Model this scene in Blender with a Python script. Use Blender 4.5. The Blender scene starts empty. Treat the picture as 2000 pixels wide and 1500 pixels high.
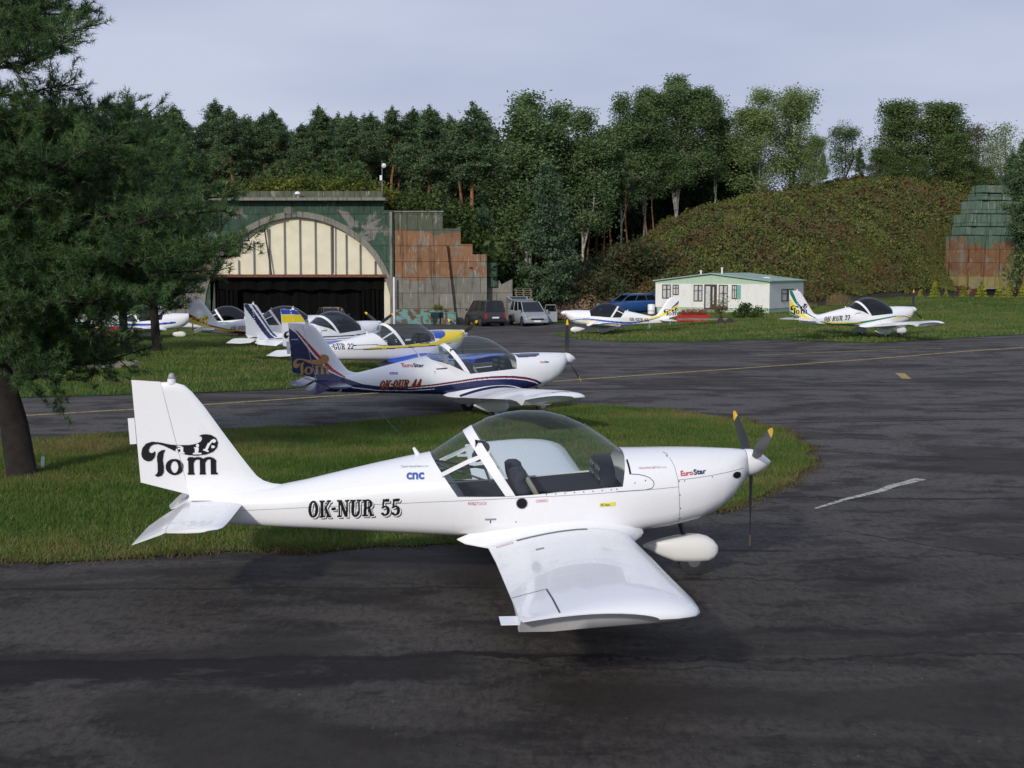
import bpy, bmesh, math, random
import numpy as np
from mathutils import Vector, Matrix, noise as mnoise
from mathutils.bvhtree import BVHTree
from mathutils.geometry import delaunay_2d_cdt
R = math.radians
SC = bpy.context.scene
COL = SC.collection
# ------------------------------------------------------------------ camera
CAM_H = 2.925; FPX = 2550.0; YH = 525.0
PHI = math.atan((750-YH)/FPX)
cam = bpy.data.cameras.new("camera"); camo = bpy.data.objects.new("camera", cam); COL.objects.link(camo)
cam.sensor_width = 36; cam.lens = 36*FPX/2000.0; cam.clip_start = .1; cam.clip_end = 3000
camo.location = (0, 0, CAM_H); camo.rotation_euler = (math.pi/2-PHI, 0, 0)
SC.camera = camo
# ------------------------------------------------------------------ world
SUN_EL = 26; SUN_DIR = Vector((-.42, -.91, math.tan(R(SUN_EL)))).normalized()      # towards the sun
W = bpy.data.worlds.new("World"); SC.world = W; W.use_nodes = True
nt = W.node_tree; nt.nodes.clear()
def N(t, k, **kw):
    n = t.nodes.new(k)
    for a, b in kw.items():
        if a.startswith('i_'):
            n.inputs[a[2:].replace('_', ' ')].default_value = b
        else: setattr(n, a, b)
    return n
out = N(nt, 'ShaderNodeOutputWorld'); bg = N(nt, 'ShaderNodeBackground')
sky = N(nt, 'ShaderNodeTexSky', sky_type='NISHITA', sun_disc=False, sun_elevation=R(SUN_EL),
        sun_rotation=math.atan2(SUN_DIR.x, SUN_DIR.y), air_density=1.0, dust_density=2.0)
tc = N(nt, 'ShaderNodeTexCoord'); mp = N(nt, 'ShaderNodeMapping'); mp.inputs['Scale'].default_value = (1.2, 1.2, 4.5)
nz = N(nt, 'ShaderNodeTexNoise'); nz.inputs['Scale'].default_value = 1.6; nz.inputs['Detail'].default_value = 4; nz.inputs['Roughness'].default_value = .5
cr = N(nt, 'ShaderNodeValToRGB'); cr.color_ramp.elements[0].position = .36; cr.color_ramp.elements[1].position = .66
cr.color_ramp.elements[0].color = (3.45, 3.9, 5.4, 1); cr.color_ramp.elements[1].color = (4.9, 5.3, 6.6, 1)
mx = N(nt, 'ShaderNodeMix', data_type='RGBA'); mx.inputs[0].default_value = .93
L = nt.links.new
L(tc.outputs['Generated'], mp.inputs['Vector']); L(mp.outputs[0], nz.inputs['Vector']); L(nz.outputs[0], cr.inputs[0])
L(sky.outputs[0], mx.inputs[6]); L(cr.outputs[0], mx.inputs[7]); L(mx.outputs[2], bg.inputs['Color'])
bg.inputs['Strength'].default_value = .117; L(bg.outputs[0], out.inputs[0])
sl = bpy.data.lights.new("sun", 'SUN'); sl.energy = 2.45; sl.angle = R(3.5); sl.color = (1, .93, .82)
so = bpy.data.objects.new("sun", sl); COL.objects.link(so)
so.rotation_euler = SUN_DIR.to_track_quat('Z', 'Y').to_euler()
vs = SC.view_settings; vs.view_transform = 'Standard'; vs.look = 'None'; vs.exposure = 0; vs.gamma = 1
SC.cycles.transparent_max_bounces = 24; SC.cycles.max_bounces = 6
# ------------------------------------------------------------------ numbers
def sm(v, a, b):
    t = np.clip((v-a)/(b-a), 0, 1); return t*t*(3-2*t)
def G(x, y):                                                     # height of the paved and mown ground
    return (-1.1*sm(y, 45, 92)*(1-sm(x, 0, 14)) + .18*sm(x, 8, 16)*sm(y, 38, 50)*(1-sm(y, 62, 80))
            - .1*sm(x, 8, 14)*sm(y, 75, 85)*(1-sm(x, 20, 26)) + .65*sm(y, 88, 108)*sm(x, 20, 34))
def HX(px, D): return (px-1000)*D/FPX
def ray(u, v):
    a = (u-1000)/FPX; b = -(v-750)/FPX
    return np.array([a, math.cos(PHI)+b*math.sin(PHI), -math.sin(PHI)+b*math.cos(PHI)])
def at(u, v, D):                                                  # the point at distance D
    r = ray(u, v); r = r*(D/r[1]); return Vector((r[0], r[1], r[2]+CAM_H))
def gp(u, v):                                                     # the point on the ground
    r = ray(u, v); t = 5.0
    lo, hi = 3.0, 400.0
    for _ in range(60):
        t = (lo+hi)/2; p = r*t
        if p[2]+CAM_H > float(G(p[0], p[1])): lo = t
        else: hi = t
    p = r*t; return Vector((p[0], p[1], float(G(p[0], p[1]))))
# ------------------------------------------------------------------ objects
def tag(o, label=None, cat=None, group=None, kind=None):
    if label: o['label'] = label
    if cat: o['category'] = cat
    if group: o['group'] = group
    if kind: o['kind'] = kind
    return o
def empty(name, loc=(0, 0, 0), rz=0, **k):
    o = bpy.data.objects.new(name, None); COL.objects.link(o); o.location = loc; o.rotation_euler = (0, 0, rz)
    o.empty_display_size = .1
    return tag(o, **k)
def link(name, me, parent=None, mats=None):
    o = bpy.data.objects.new(name, me); COL.objects.link(o)
    if parent is not None: o.parent = parent
    if mats is not None:
        for m in (mats if isinstance(mats, (list, tuple)) else [mats]): me.materials.append(m)
    return o
def fastmesh(name, V, F, mats=None, parent=None, smooth=False, mi=None):
    V = np.asarray(V, dtype=np.float32).reshape(-1, 3); F = np.asarray(F, dtype=np.int32)
    me = bpy.data.meshes.new(name); k = F.shape[1]
    me.vertices.add(len(V)); me.vertices.foreach_set('co', V.ravel())
    me.loops.add(F.size); me.loops.foreach_set('vertex_index', F.ravel())
    me.polygons.add(len(F)); me.polygons.foreach_set('loop_start', np.arange(0, F.size, k, dtype=np.int32))
    me.polygons.foreach_set('loop_total', np.full(len(F), k, dtype=np.int32))
    if mi is not None: me.polygons.foreach_set('material_index', np.asarray(mi, dtype=np.int32))
    me.update(calc_edges=True); me.validate()
    me.polygons.foreach_set('use_smooth', np.full(len(me.polygons), smooth))
    return link(name, me, parent, mats)
class MB:
    def __init__(s): s.v = []; s.f = []; s.m = []
    def add(s, vs, fs, m=0):
        b = len(s.v); s.v += [tuple(v) for v in vs]; s.f += [tuple(b+i for i in f) for f in fs]; s.m += [m]*len(fs); return s
    def box(s, c, d, m=0, rz=0, rx=0, ry=0):
        hx, hy, hz = d[0]/2, d[1]/2, d[2]/2
        vs = [Vector((x, y, z)) for x in (-hx, hx) for y in (-hy, hy) for z in (-hz, hz)]
        if rx or ry or rz:
            M = Matrix.Rotation(rz, 3, 'Z') @ Matrix.Rotation(ry, 3, 'Y') @ Matrix.Rotation(rx, 3, 'X'); vs = [M @ v for v in vs]
        c = Vector(c); return s.add([v+c for v in vs], [(0, 1, 3, 2), (4, 6, 7, 5), (0, 4, 5, 1), (2, 3, 7, 6), (0, 2, 6, 4), (1, 5, 7, 3)], m)
    def loft(s, rings, m=0, closed=True, caps=True, loop=False):
        n = len(rings[0]); b = [tuple(p) for r in rings for p in r]; fs = []
        nr = len(rings)
        for i in range(nr if loop else nr-1):
            for j in range(n if closed else n-1):
                i2 = (i+1) % nr; fs.append((i*n+j, i*n+(j+1) % n, i2*n+(j+1) % n, i2*n+j))
        if caps and closed: fs += [tuple(range(n-1, -1, -1)), tuple((nr-1)*n+j for j in range(n))]
        return s.add(b, fs, m)
    def tube(s, pts, r, n=8, m=0, caps=True):
        pts = [Vector(p) for p in pts]; rs = r if isinstance(r, (list, tuple)) else [r]*len(pts); rings = []
        for i, p in enumerate(pts):
            d = (pts[min(i+1, len(pts)-1)]-pts[max(i-1, 0)]).normalized()
            a = d.cross(Vector((0, 0, 1)) if abs(d.z) < .95 else Vector((1, 0, 0))).normalized(); b = d.cross(a)
            rings.append([p+(a*math.cos(t)+b*math.sin(t))*rs[i] for t in [2*math.pi*k/n for k in range(n)]])
        return s.loft(rings, m, True, caps)
    def lathe(s, prof, c=(0, 0, 0), axis='X', n=24, m=0, caps=True):
        rings = []
        for (u, r) in prof:
            ring = []
            for k in range(n):
                a = 2*math.pi*k/n; p, q = r*math.cos(a), r*math.sin(a)
                v = (u, p, q) if axis == 'X' else ((p, u, q) if axis == 'Y' else (p, q, u))
                ring.append((v[0]+c[0], v[1]+c[1], v[2]+c[2]))
            rings.append(ring)
        return s.loft(rings, m, True, caps)
    def build(s, name, mats, parent=None, smooth=False, bevel=0):
        me = bpy.data.meshes.new(name); me.from_pydata(s.v, [], s.f)
        me.polygons.foreach_set('material_index', s.m); 
        bm = bmesh.new(); bm.from_mesh(me); bmesh.ops.recalc_face_normals(bm, faces=bm.faces)
        if bevel: bmesh.ops.bevel(bm, geom=list(bm.edges), offset=bevel, segments=2, affect='EDGES', clamp_overlap=True)
        if smooth:
            for f in bm.faces: f.smooth = True
            for e in bm.edges:
                if len(e.link_faces) == 2 and e.calc_face_angle(0) > R(38): e.smooth = False
        bm.to_mesh(me); bm.free(); me.update()
        return link(name, me, parent, mats)
def _mesh(s, mats, smooth=False):
    o = s.build('x', mats, None, smooth); me = o.data; bpy.data.objects.remove(o); return me
MB.mesh = _mesh
def plate(outer, holes=(), depth=.1):
    """solid plate from outlines given in (x, z); returns verts, faces with y in -depth/2..depth/2"""
    cu = bpy.data.curves.new('c', 'CURVE'); cu.dimensions = '2D'; cu.fill_mode = 'BOTH'; cu.extrude = depth/2
    for poly in [outer]+list(holes):
        sp = cu.splines.new('POLY'); sp.points.add(len(poly)-1); sp.use_cyclic_u = True
        for i, p in enumerate(poly): sp.points[i].co = (p[0], p[1], 0, 1)
    o = bpy.data.objects.new('c', cu); COL.objects.link(o); dg = bpy.context.evaluated_depsgraph_get()
    me = bpy.data.meshes.new_from_object(o.evaluated_get(dg)); vs = [(v.co.x, -v.co.z, v.co.y) for v in me.vertices]
    fs = [tuple(p.vertices) for p in me.polygons]
    bpy.data.objects.remove(o); bpy.data.curves.remove(cu); bpy.data.meshes.remove(me)
    return vs, fs
# ------------------------------------------------------------------ materials
def shader(name, build):
    m = bpy.data.materials.new(name); m.use_nodes = True; t = m.node_tree; t.nodes.clear()
    o = N(t, 'ShaderNodeOutputMaterial'); s = build(t); t.links.new(s, o.inputs['Surface']); return m
def noise(t, scale, detail=3, vec=None, dist=0, rough=.5, stretch=None, coord='Object'):
    n = N(t, 'ShaderNodeTexNoise'); n.inputs['Scale'].default_value = scale; n.inputs['Detail'].default_value = detail
    n.inputs['Distortion'].default_value = dist; n.inputs['Roughness'].default_value = rough
    if vec is None:
        if coord == 'World': vec = N(t, 'ShaderNodeNewGeometry').outputs['Position']
        else: vec = N(t, 'ShaderNodeTexCoord').outputs[coord]
    if stretch:
        mpn = N(t, 'ShaderNodeMapping'); mpn.inputs['Scale'].default_value = stretch; t.links.new(vec, mpn.inputs[0]); vec = mpn.outputs[0]
    t.links.new(vec, n.inputs['Vector']); return n.outputs[0]
def ramp(t, fac, stops):
    r = N(t, 'ShaderNodeValToRGB'); e = r.color_ramp.elements
    while len(e) < len(stops): e.new(.5)
    for i, (p, c) in enumerate(stops):
        e[i].position = p; e[i].color = (c, c, c, 1) if isinstance(c, (int, float)) else (*c, 1)
    t.links.new(fac, r.inputs[0]); return r.outputs[0]
def mixc(t, fac, a, b, mode='MIX'):
    n = N(t, 'ShaderNodeMix', data_type='RGBA', blend_type=mode)
    for i, v in ((0, fac), (6, a), (7, b)):
        if isinstance(v, (int, float)): n.inputs[i].default_value = v if i == 0 else (v, v, v, 1)
        elif isinstance(v, tuple): n.inputs[i].default_value = (*v, 1)
        else: t.links.new(v, n.inputs[i])
    return n.outputs[2]
def mth(t, op, a, b=0.0, c=None):
    n = N(t, 'ShaderNodeMath', operation=op)
    for i, v in enumerate((a, b) if c is None else (a, b, c)):
        if isinstance(v, (int, float)): n.inputs[i].default_value = v
        else: t.links.new(v, n.inputs[i])
    return n.outputs[0]
def prin(t, col, rough=.5, metal=0, spec=.5, coat=0, bump=None, bstr=.3, bdist=.02):
    p = N(t, 'ShaderNodeBsdfPrincipled')
    for k, v in (('Base Color', col), ('Roughness', rough), ('Metallic', metal), ('Specular IOR Level', spec), ('Coat Weight', coat)):
        if isinstance(v, (int, float)) and k == 'Base Color': v = (v, v, v)
        if isinstance(v, tuple): p.inputs[k].default_value = (*v, 1)
        elif isinstance(v, (int, float)): p.inputs[k].default_value = v
        else: t.links.new(v, p.inputs[k])
    if bump is not None:
        b = N(t, 'ShaderNodeBump'); b.inputs['Strength'].default_value = bstr; b.inputs['Distance'].default_value = bdist
        t.links.new(bump, b.inputs['Height']); t.links.new(b.outputs[0], p.inputs['Normal'])
    return p.outputs[0]
def simple(name, col, rough=.5, metal=0, var=.12, scale=3, coat=0, spec=.5, bump=0):
    def b(t):
        n = noise(t, scale, 5)
        c = mixc(t, ramp(t, n, [(.3, 0), (.7, 1)]), tuple(max(0, v*(1-var)) for v in col), tuple(min(1, v*(1+var*.5)) for v in col))
        return prin(t, c, rough, metal, spec, coat, bump=noise(t, scale*12, 4) if bump else None, bstr=bump)
    return shader(name, b)
def leafmat(name, cols, trans=.3, scale=.35, var=.5):
    def b(t):
        g = N(t, 'ShaderNodeNewGeometry'); rnd = g.outputs['Random Per Island']
        big = noise(t, scale, 3, coord='World')
        c = ramp(t, mth(t, 'ADD', mth(t, 'MULTIPLY', big, 1.2), mth(t, 'MULTIPLY_ADD', rnd, var, -.1-var/2)), [(.25+.5*i/(len(cols)-1), cc) for i, cc in enumerate(cols)])
        d = N(t, 'ShaderNodeBsdfPrincipled'); d.inputs['Roughness'].default_value = .6; d.inputs['Specular IOR Level'].default_value = .25
        t.links.new(c, d.inputs['Base Color']); tr = N(t, 'ShaderNodeBsdfTranslucent'); t.links.new(c, tr.inputs['Color'])
        mxs = N(t, 'ShaderNodeMixShader'); mxs.inputs[0].default_value = trans
        t.links.new(d.outputs[0], mxs.inputs[1]); t.links.new(tr.outputs[0], mxs.inputs[2]); return mxs.outputs[0]
    return shader(name, b)
def bandmask(t, x0, y0, k, w, amp, x1, x2):
    """a wandering streak on the pavement: 1 inside |y-(y0+k(x-x0)+noise)| < w, between x1 and x2"""
    pos = N(t, 'ShaderNodeNewGeometry').outputs['Position']; sp = N(t, 'ShaderNodeSeparateXYZ'); t.links.new(pos, sp.inputs[0])
    n1 = noise(t, .9, 4, pos); n2 = noise(t, 5, 6, pos, rough=.7)
    yy = mth(t, 'SUBTRACT', sp.outputs[1], mth(t, 'MULTIPLY_ADD', sp.outputs[0], k, y0-k*x0))
    yy = mth(t, 'ADD', yy, mth(t, 'MULTIPLY', mth(t, 'SUBTRACT', n1, .5), amp))
    yy = mth(t, 'ADD', yy, mth(t, 'MULTIPLY', mth(t, 'SUBTRACT', n2, .5), amp*.5))
    d = mth(t, 'ABSOLUTE', yy)
    e = N(t, 'ShaderNodeMapRange', interpolation_type='SMOOTHSTEP'); e.inputs[1].default_value = w*1.25; e.inputs[2].default_value = w*.7
    e.inputs[3].default_value = 0; e.inputs[4].default_value = 1; t.links.new(d, e.inputs[0])
    a = N(t, 'ShaderNodeMapRange', interpolation_type='SMOOTHSTEP'); a.inputs[1].default_value = x1; a.inputs[2].default_value = x1+.5; t.links.new(sp.outputs[0], a.inputs[0])
    c = N(t, 'ShaderNodeMapRange', interpolation_type='SMOOTHSTEP'); c.inputs[1].default_value = x2; c.inputs[2].default_value = x2-.5; t.links.new(sp.outputs[0], c.inputs[0])
    return mth(t, 'MULTIPLY', e.outputs[0], mth(t, 'MULTIPLY', a.outputs[0], c.outputs[0]))
def asphalt(t):
    pos = N(t, 'ShaderNodeNewGeometry').outputs['Position']
    big = noise(t, .22, 5, pos, dist=.6, stretch=(1, 1.4, 1)); mid = noise(t, .9, 7, pos, rough=.7, stretch=(.8, 1.3, 1)); fine = noise(t, 16, 5, pos, rough=.8, stretch=(1, .45, 1)); grit = noise(t, 130, 2, pos, rough=.8); blot = noise(t, 3.2, 6, pos, rough=.72, stretch=(.8, 1, 1))
    vor = N(t, 'ShaderNodeTexVoronoi'); vor.inputs['Scale'].default_value = 5.5; t.links.new(pos, vor.inputs['Vector'])
    c = mixc(t, ramp(t, big, [(.35, 0), (.65, 1)]), (.038, .0335, .029), (.066, .059, .051))
    sep = N(t, 'ShaderNodeSeparateXYZ'); t.links.new(pos, sep.inputs[0])
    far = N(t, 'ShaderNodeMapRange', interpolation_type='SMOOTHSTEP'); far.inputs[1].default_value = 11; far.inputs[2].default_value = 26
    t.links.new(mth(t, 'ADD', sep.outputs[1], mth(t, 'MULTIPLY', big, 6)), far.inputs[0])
    c = mixc(t, far.outputs[0], c, mixc(t, mid, (.072, .068, .065), (.118, .112, .106)))     # lighter with distance: grazing light put into the colour
    c = mixc(t, ramp(t, mid, [(.50, 0), (.60, .75)]), c, (.011, .0095, .009))
    c = mixc(t, ramp(t, mid, [(.30, .35), (.42, 0)]), c, (.07, .067, .064))
    c = mixc(t, ramp(t, blot, [(.36, .65), (.44, 0)]), c, (.010, .008, .009)); c = mixc(t, ramp(t, blot, [(.55, 0), (.68, .5)]), c, (.070, .062, .052))
    c = mixc(t, ramp(t, fine, [(.36, .6), (.52, 0)]), c, (.006, .005, .005))
    c = mixc(t, ramp(t, fine, [(.54, 0), (.70, .42)]), c, (.10, .09, .078))
    c = mixc(t, ramp(t, vor.outputs['Distance'], [(.028, .8), (.050, 0)]), c, (.24, .23, .20))
    c = mixc(t, ramp(t, grit, [(.66, 0), (.76, .7)]), c, (.2, .19, .17))
    tar = (.0085, .0075, .008)
    wide = ramp(t, noise(t, .32, 5, pos, dist=1.2, rough=.6, stretch=(.6, 1.2, 1)), [(.42, .75), (.50, 0)]); c = mixc(t, wide, c, mixc(t, blot, (.015, .0125, .0115), (.031, .026, .023)))
    hole = ramp(t, noise(t, 2.4, 5, pos, rough=.7, stretch=(.5, 1, 1)), [(.40, 0), (.46, 1)])
    b0 = mth(t, 'MULTIPLY', bandmask(t, -2, 9.32, .05, .36, .75, -9, -.1), hole); c = mixc(t, mth(t, 'MULTIPLY', b0, .85), c, tar)
    for args, dk in (((-2, 9.60, .04, .06, .5, -9, .6), .9), ((0, 9.62, .01, .028, .95, -.8, 6), .85), ((0, 9.45, -.04, .022, .9, -.6, 2.5), .7), ((-4, 11.75, .02, .03, .3, -8, 0), .7),
                     ((0, 13.4, .0, .045, .35, 0, 3.2), .9), ((2, 12.1, .03, .06, 1.1, .6, 4.2), .6), ((3, 12.9, .12, .035, 1.0, 1.8, 8), .7), ((6, 16.5, -.02, .05, .5, 2, 20), .8), ((4, 10.4, .04, .08, .9, 1.5, 9), .6),
                     ((0, 28.6, .015, .06, .2, -40, 3), .9), ((0, 31.5, .02, .07, .2, -40, 40), .85), ((4, 24.5, .16, .07, .3, 1, 14), .9), ((8, 33.5, .10, .10, .4, 0, 40), .85), ((8, 39, .05, .12, .5, -2, 40), .8), ((8, 46, .02, .16, .5, -2, 40), .7), ((10, 27.5, .25, .08, .6, 8, 20), .85),
                     ((6, 20.5, -.35, .05, .6, 4.4, 12), .85), ((3.8, 14.4, -1.1, .035, .5, 3.4, 6), .9)):
        c = mixc(t, mth(t, 'MULTIPLY', bandmask(t, *args), dk), c, tar)
    h = mth(t, 'ADD', fine, mth(t, 'MULTIPLY', mid, .6))
    return prin(t, c, ramp(t, mid, [(.3, .75), (.7, .9)]), spec=.22, bump=h, bstr=.6, bdist=.02)
M = {}
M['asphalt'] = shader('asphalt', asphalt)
def turf(t):
    pos = N(t, 'ShaderNodeNewGeometry').outputs['Position']
    big = noise(t, .35, 4, pos, dist=.5, stretch=(.6, 1.3, 1)); f = noise(t, 14, 5, pos, rough=.7)
    c = ramp(t, big, [(.3, (.030, .075, .012)), (.5, (.045, .098, .016)), (.66, (.08, .105, .026)), (.8, (.12, .085, .04))])
    c = mixc(t, ramp(t, f, [(.3, .8), (.7, 0)]), c, (.018, .030, .007))
    return prin(t, c, .9, spec=.15, bump=f, bstr=.8, bdist=.05)
M['turf'] = shader('turf', turf)
def blades(t):
    g = N(t, 'ShaderNodeNewGeometry'); pos = g.outputs['Position']; rnd = g.outputs['Random Per Island']
    big = noise(t, .35, 4, pos, dist=.5, stretch=(.6, 1.3, 1)); md = noise(t, 2.2, 3, pos)
    f = mth(t, 'ADD', mth(t, 'MULTIPLY', big, .75), mth(t, 'ADD', mth(t, 'MULTIPLY', md, .28), mth(t, 'MULTIPLY', rnd, .22)))
    c = ramp(t, f, [(.38, (.045, .112, .014)), (.57, (.092, .166, .028)), (.71, (.175, .205, .050)), (.82, (.27, .19, .095))])
    d = N(t, 'ShaderNodeBsdfPrincipled'); d.inputs['Roughness'].default_value = .55; d.inputs['Specular IOR Level'].default_value = .3; t.links.new(c, d.inputs['Base Color'])
    tr = N(t, 'ShaderNodeBsdfTranslucent'); t.links.new(c, tr.inputs['Color'])
    ms = N(t, 'ShaderNodeMixShader'); ms.inputs[0].default_value = .35; t.links.new(d.outputs[0], ms.inputs[1]); t.links.new(tr.outputs[0], ms.inputs[2]); return ms.outputs[0]
M['blades'] = shader('grass_blades', blades)
M['dry'] = leafmat('dry_grass', [(.07, .05, .03), (.15, .11, .05), (.11, .12, .03)], .3, 2)
M['yellow_line'] = shader('worn_yellow_line', lambda t: prin(t, mixc(t, ramp(t, noise(t, 9, 6, coord='World', rough=.75), [(.38, 0), (.60, .9)]), (.11, .10, .07), (.52, .37, .09)), .8))
M['white_line'] = shader('worn_white_line', lambda t: prin(t, mixc(t, ramp(t, noise(t, 14, 6, coord='World', rough=.75), [(.42, 0), (.50, 1)]), (.06, .058, .054), (.42, .42, .36)), .8))
M['soil'] = simple('forest_soil', (.030, .026, .016), .95, var=.5, scale=.8)
def paint(name, col, rough=.22):
    def b(t):
        n = noise(t, 2.2, 4); s = noise(t, 9, 6)
        c = mixc(t, ramp(t, n, [(.45, 0), (.75, .10)]), col, tuple(v*.86 for v in col)); c = mixc(t, ramp(t, s, [(.62, 0), (.8, .10)]), c, (.35, .33, .28))
        return prin(t, c, ramp(t, n, [(.3, rough), (.7, rough+.12)]), coat=.35, spec=.5)
    return shader(name, b)
M['white'] = paint('white_gloss_paint', (.83, .84, .86))
M['podpaint'] = paint('weathered_white_gelcoat', (.82, .82, .80), .35); M['navy'] = paint('navy_paint', (.012, .018, .085)); M['blue'] = paint('blue_paint', (.012, .07, .42)); M['yellow'] = paint('yellow_paint', (.85, .66, .02))
M['red'] = paint('red_paint', (.45, .012, .02)); M['green'] = paint('green_paint', (.01, .17, .09)); M['maroon'] = paint('maroon_paint', (.2, .012, .015))
M['black'] = simple('black_vinyl', (.005, .005, .008), .55, var=.1, spec=.25); M['orange'] = simple('orange_vinyl', (.55, .22, .06), .4); M['gold'] = simple('gold_vinyl', (.42, .24, .08), .35)
M['logoblue'] = simple('blue_vinyl', (.05, .12, .42), .4); M['palered'] = simple('faded_red_vinyl', (.55, .16, .18), .5); M['redv'] = simple('red_vinyl', (.55, .02, .04), .4); M['grey'] = simple('panel_line', (.30, .31, .33), .6)
M['stickeryellow'] = simple('yellow_sticker', (.75, .68, .08), .4); M['darkline'] = simple('dark_gap', (.05, .05, .055), .6)
M['bluegreyv'] = simple('grey_vinyl', (.25, .27, .36), .5)
M['rubber'] = simple('rubber', (.024, .024, .026), .75); M['metal'] = simple('brushed_metal', (.5, .5, .5), .35, 1); M['darkmetal'] = simple('dark_steel', (.07, .07, .075), .45, .7)
M['blade'] = simple('propeller_composite', (.022, .022, .024), .38, coat=.15); M['tip'] = simple('propeller_tip_paint', (.85, .48, .02), .4)
M['cabin'] = simple('cabin_lining', (.018, .020, .035), .8); M['seat'] = simple('seat_cloth', (.03, .032, .05), .9, var=.4, scale=20); M['beige'] = simple('beige_strap', (.32, .28, .22), .8)
M['grip'] = simple('walkway_grip', (.20, .20, .21), .9, var=.3, scale=60)
def glass(name, tint, refl=.12):
    def b(t):
        tr = N(t, 'ShaderNodeBsdfTransparent'); tr.inputs[0].default_value = (*tint, 1)
        gl = N(t, 'ShaderNodeBsdfGlossy'); gl.inputs['Roughness'].default_value = .03; gl.inputs['Color'].default_value = (.95, .97, 1, 1)
        lw = N(t, 'ShaderNodeLayerWeight'); lw.inputs['Blend'].default_value = refl
        bf = N(t, 'ShaderNodeNewGeometry').outputs['Backfacing']; ms = N(t, 'ShaderNodeMixShader'); t.links.new(mth(t, 'MULTIPLY', mth(t, 'MULTIPLY_ADD', lw.outputs['Fresnel'], .9, .03), mth(t, 'SUBTRACT', 1.0, bf)), ms.inputs[0])
        t.links.new(tr.outputs[0], ms.inputs[1]); t.links.new(gl.outputs[0], ms.inputs[2]); return ms.outputs[0]
    return shader(name, b)
M['glass'] = glass('canopy_glass', (.86, .90, .89), .22); M['tinted'] = glass('tinted_canopy_glass', (.20, .21, .24), .25); M['smoke'] = glass('smoked_canopy_glass', (.55, .58, .6), .22)
M['carglass'] = glass('car_glass', (.22, .25, .26), .3); M['pane'] = simple('window_pane', (.08, .10, .11), .08, spec=.8)
M['lens'] = simple('clear_lens', (.35, .36, .38), .1, coat=.5)
# ------------------------------------------------------------------ ground, apron, lawns
rng = np.random.default_rng(7)
def grid_sheet(name, xs, ys, hf, m, smooth=True):
    X, Y = np.meshgrid(xs, ys); Z = hf(X, Y); V = np.stack([X, Y, Z], -1).reshape(-1, 3); nx, ny = len(xs), len(ys)
    i = np.arange((ny-1)*nx).reshape(ny-1, nx)[:, :-1].ravel(); F = np.stack([i, i+1, i+nx+1, i+nx], -1)
    return fastmesh(name, V, F, m, smooth=smooth)
xs = np.unique(np.concatenate([np.linspace(-400, -70, 8), np.linspace(-70, 80, 151), np.linspace(80, 400, 8)]))
ys = np.unique(np.concatenate([np.linspace(-60, 0, 5), np.linspace(0, 112, 113)]))
tag(grid_sheet('ground', xs, ys, lambda x, y: G(x, y)-.06, M['turf']), 'grass and soil under the airfield, reaching to the wood', 'ground', kind='structure')
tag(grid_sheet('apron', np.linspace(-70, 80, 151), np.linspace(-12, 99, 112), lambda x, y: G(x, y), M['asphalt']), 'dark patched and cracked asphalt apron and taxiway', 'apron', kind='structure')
def inpoly(px, py, poly):
    poly = np.asarray(poly); x1, y1 = poly[:, 0], poly[:, 1]; x2, y2 = np.roll(x1, -1), np.roll(y1, -1); r = np.zeros(px.shape, bool)
    for a, b, c, d in zip(x1, y1, x2, y2):
        if b == d: continue
        r ^= ((b > py) != (d > py)) & (px < (c-a)*(py-b)/(d-b)+a)
    return r
def smoothpoly(pts, step=.25, amp=.12, seed=1):
    P = []
    n = len(pts)
    for i in range(n):
        p0, p1, p2, p3 = [np.array(pts[(i+k-1) % n][:2]) for k in range(4)]; d = np.linalg.norm(p2-p1); k = max(2, int(d/step)); k = min(k, 220)
        for j in range(k):
            t = j/k; q = .5*((2*p1)+(-p0+p2)*t+(2*p0-5*p1+4*p2-p3)*t*t+(-p0+3*p1-3*p2+p3)*t**3) if d < 30 else p1*(1-t)+p2*t
            s = mnoise.noise(Vector((q[0]*.9, q[1]*.9, seed)))*amp+mnoise.noise(Vector((q[0]*3.5, q[1]*3.5, seed)))*amp*.5
            P.append((q[0]+s, q[1]+s))
    return P
def lawn(name, pts, label, step, amp, lift=.012, grid=1.0):
    P = smoothpoly(pts, step, amp); A = np.array(P); lo, hi = A.min(0), A.max(0)
    gx, gy = np.meshgrid(np.arange(lo[0], hi[0], grid), np.arange(lo[1], hi[1], grid)); gx = gx.ravel(); gy = gy.ravel(); k = inpoly(gx, gy, P)
    V2 = [Vector(p) for p in P]+[Vector(p) for p in zip(gx[k], gy[k])]; n = len(P)
    r = delaunay_2d_cdt(V2, [(i, (i+1) % n) for i in range(n)], [], 1, 1e-5)
    v, f = r[0], r[2]
    va = np.array([(p.x, p.y) for p in v]); z = G(va[:, 0], va[:, 1])+lift
    return P, tag(fastmesh(name, np.column_stack([va, z]), [t for t in f if len(t) == 3], M['turf'], smooth=True), label, 'lawn', kind='structure')
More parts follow.
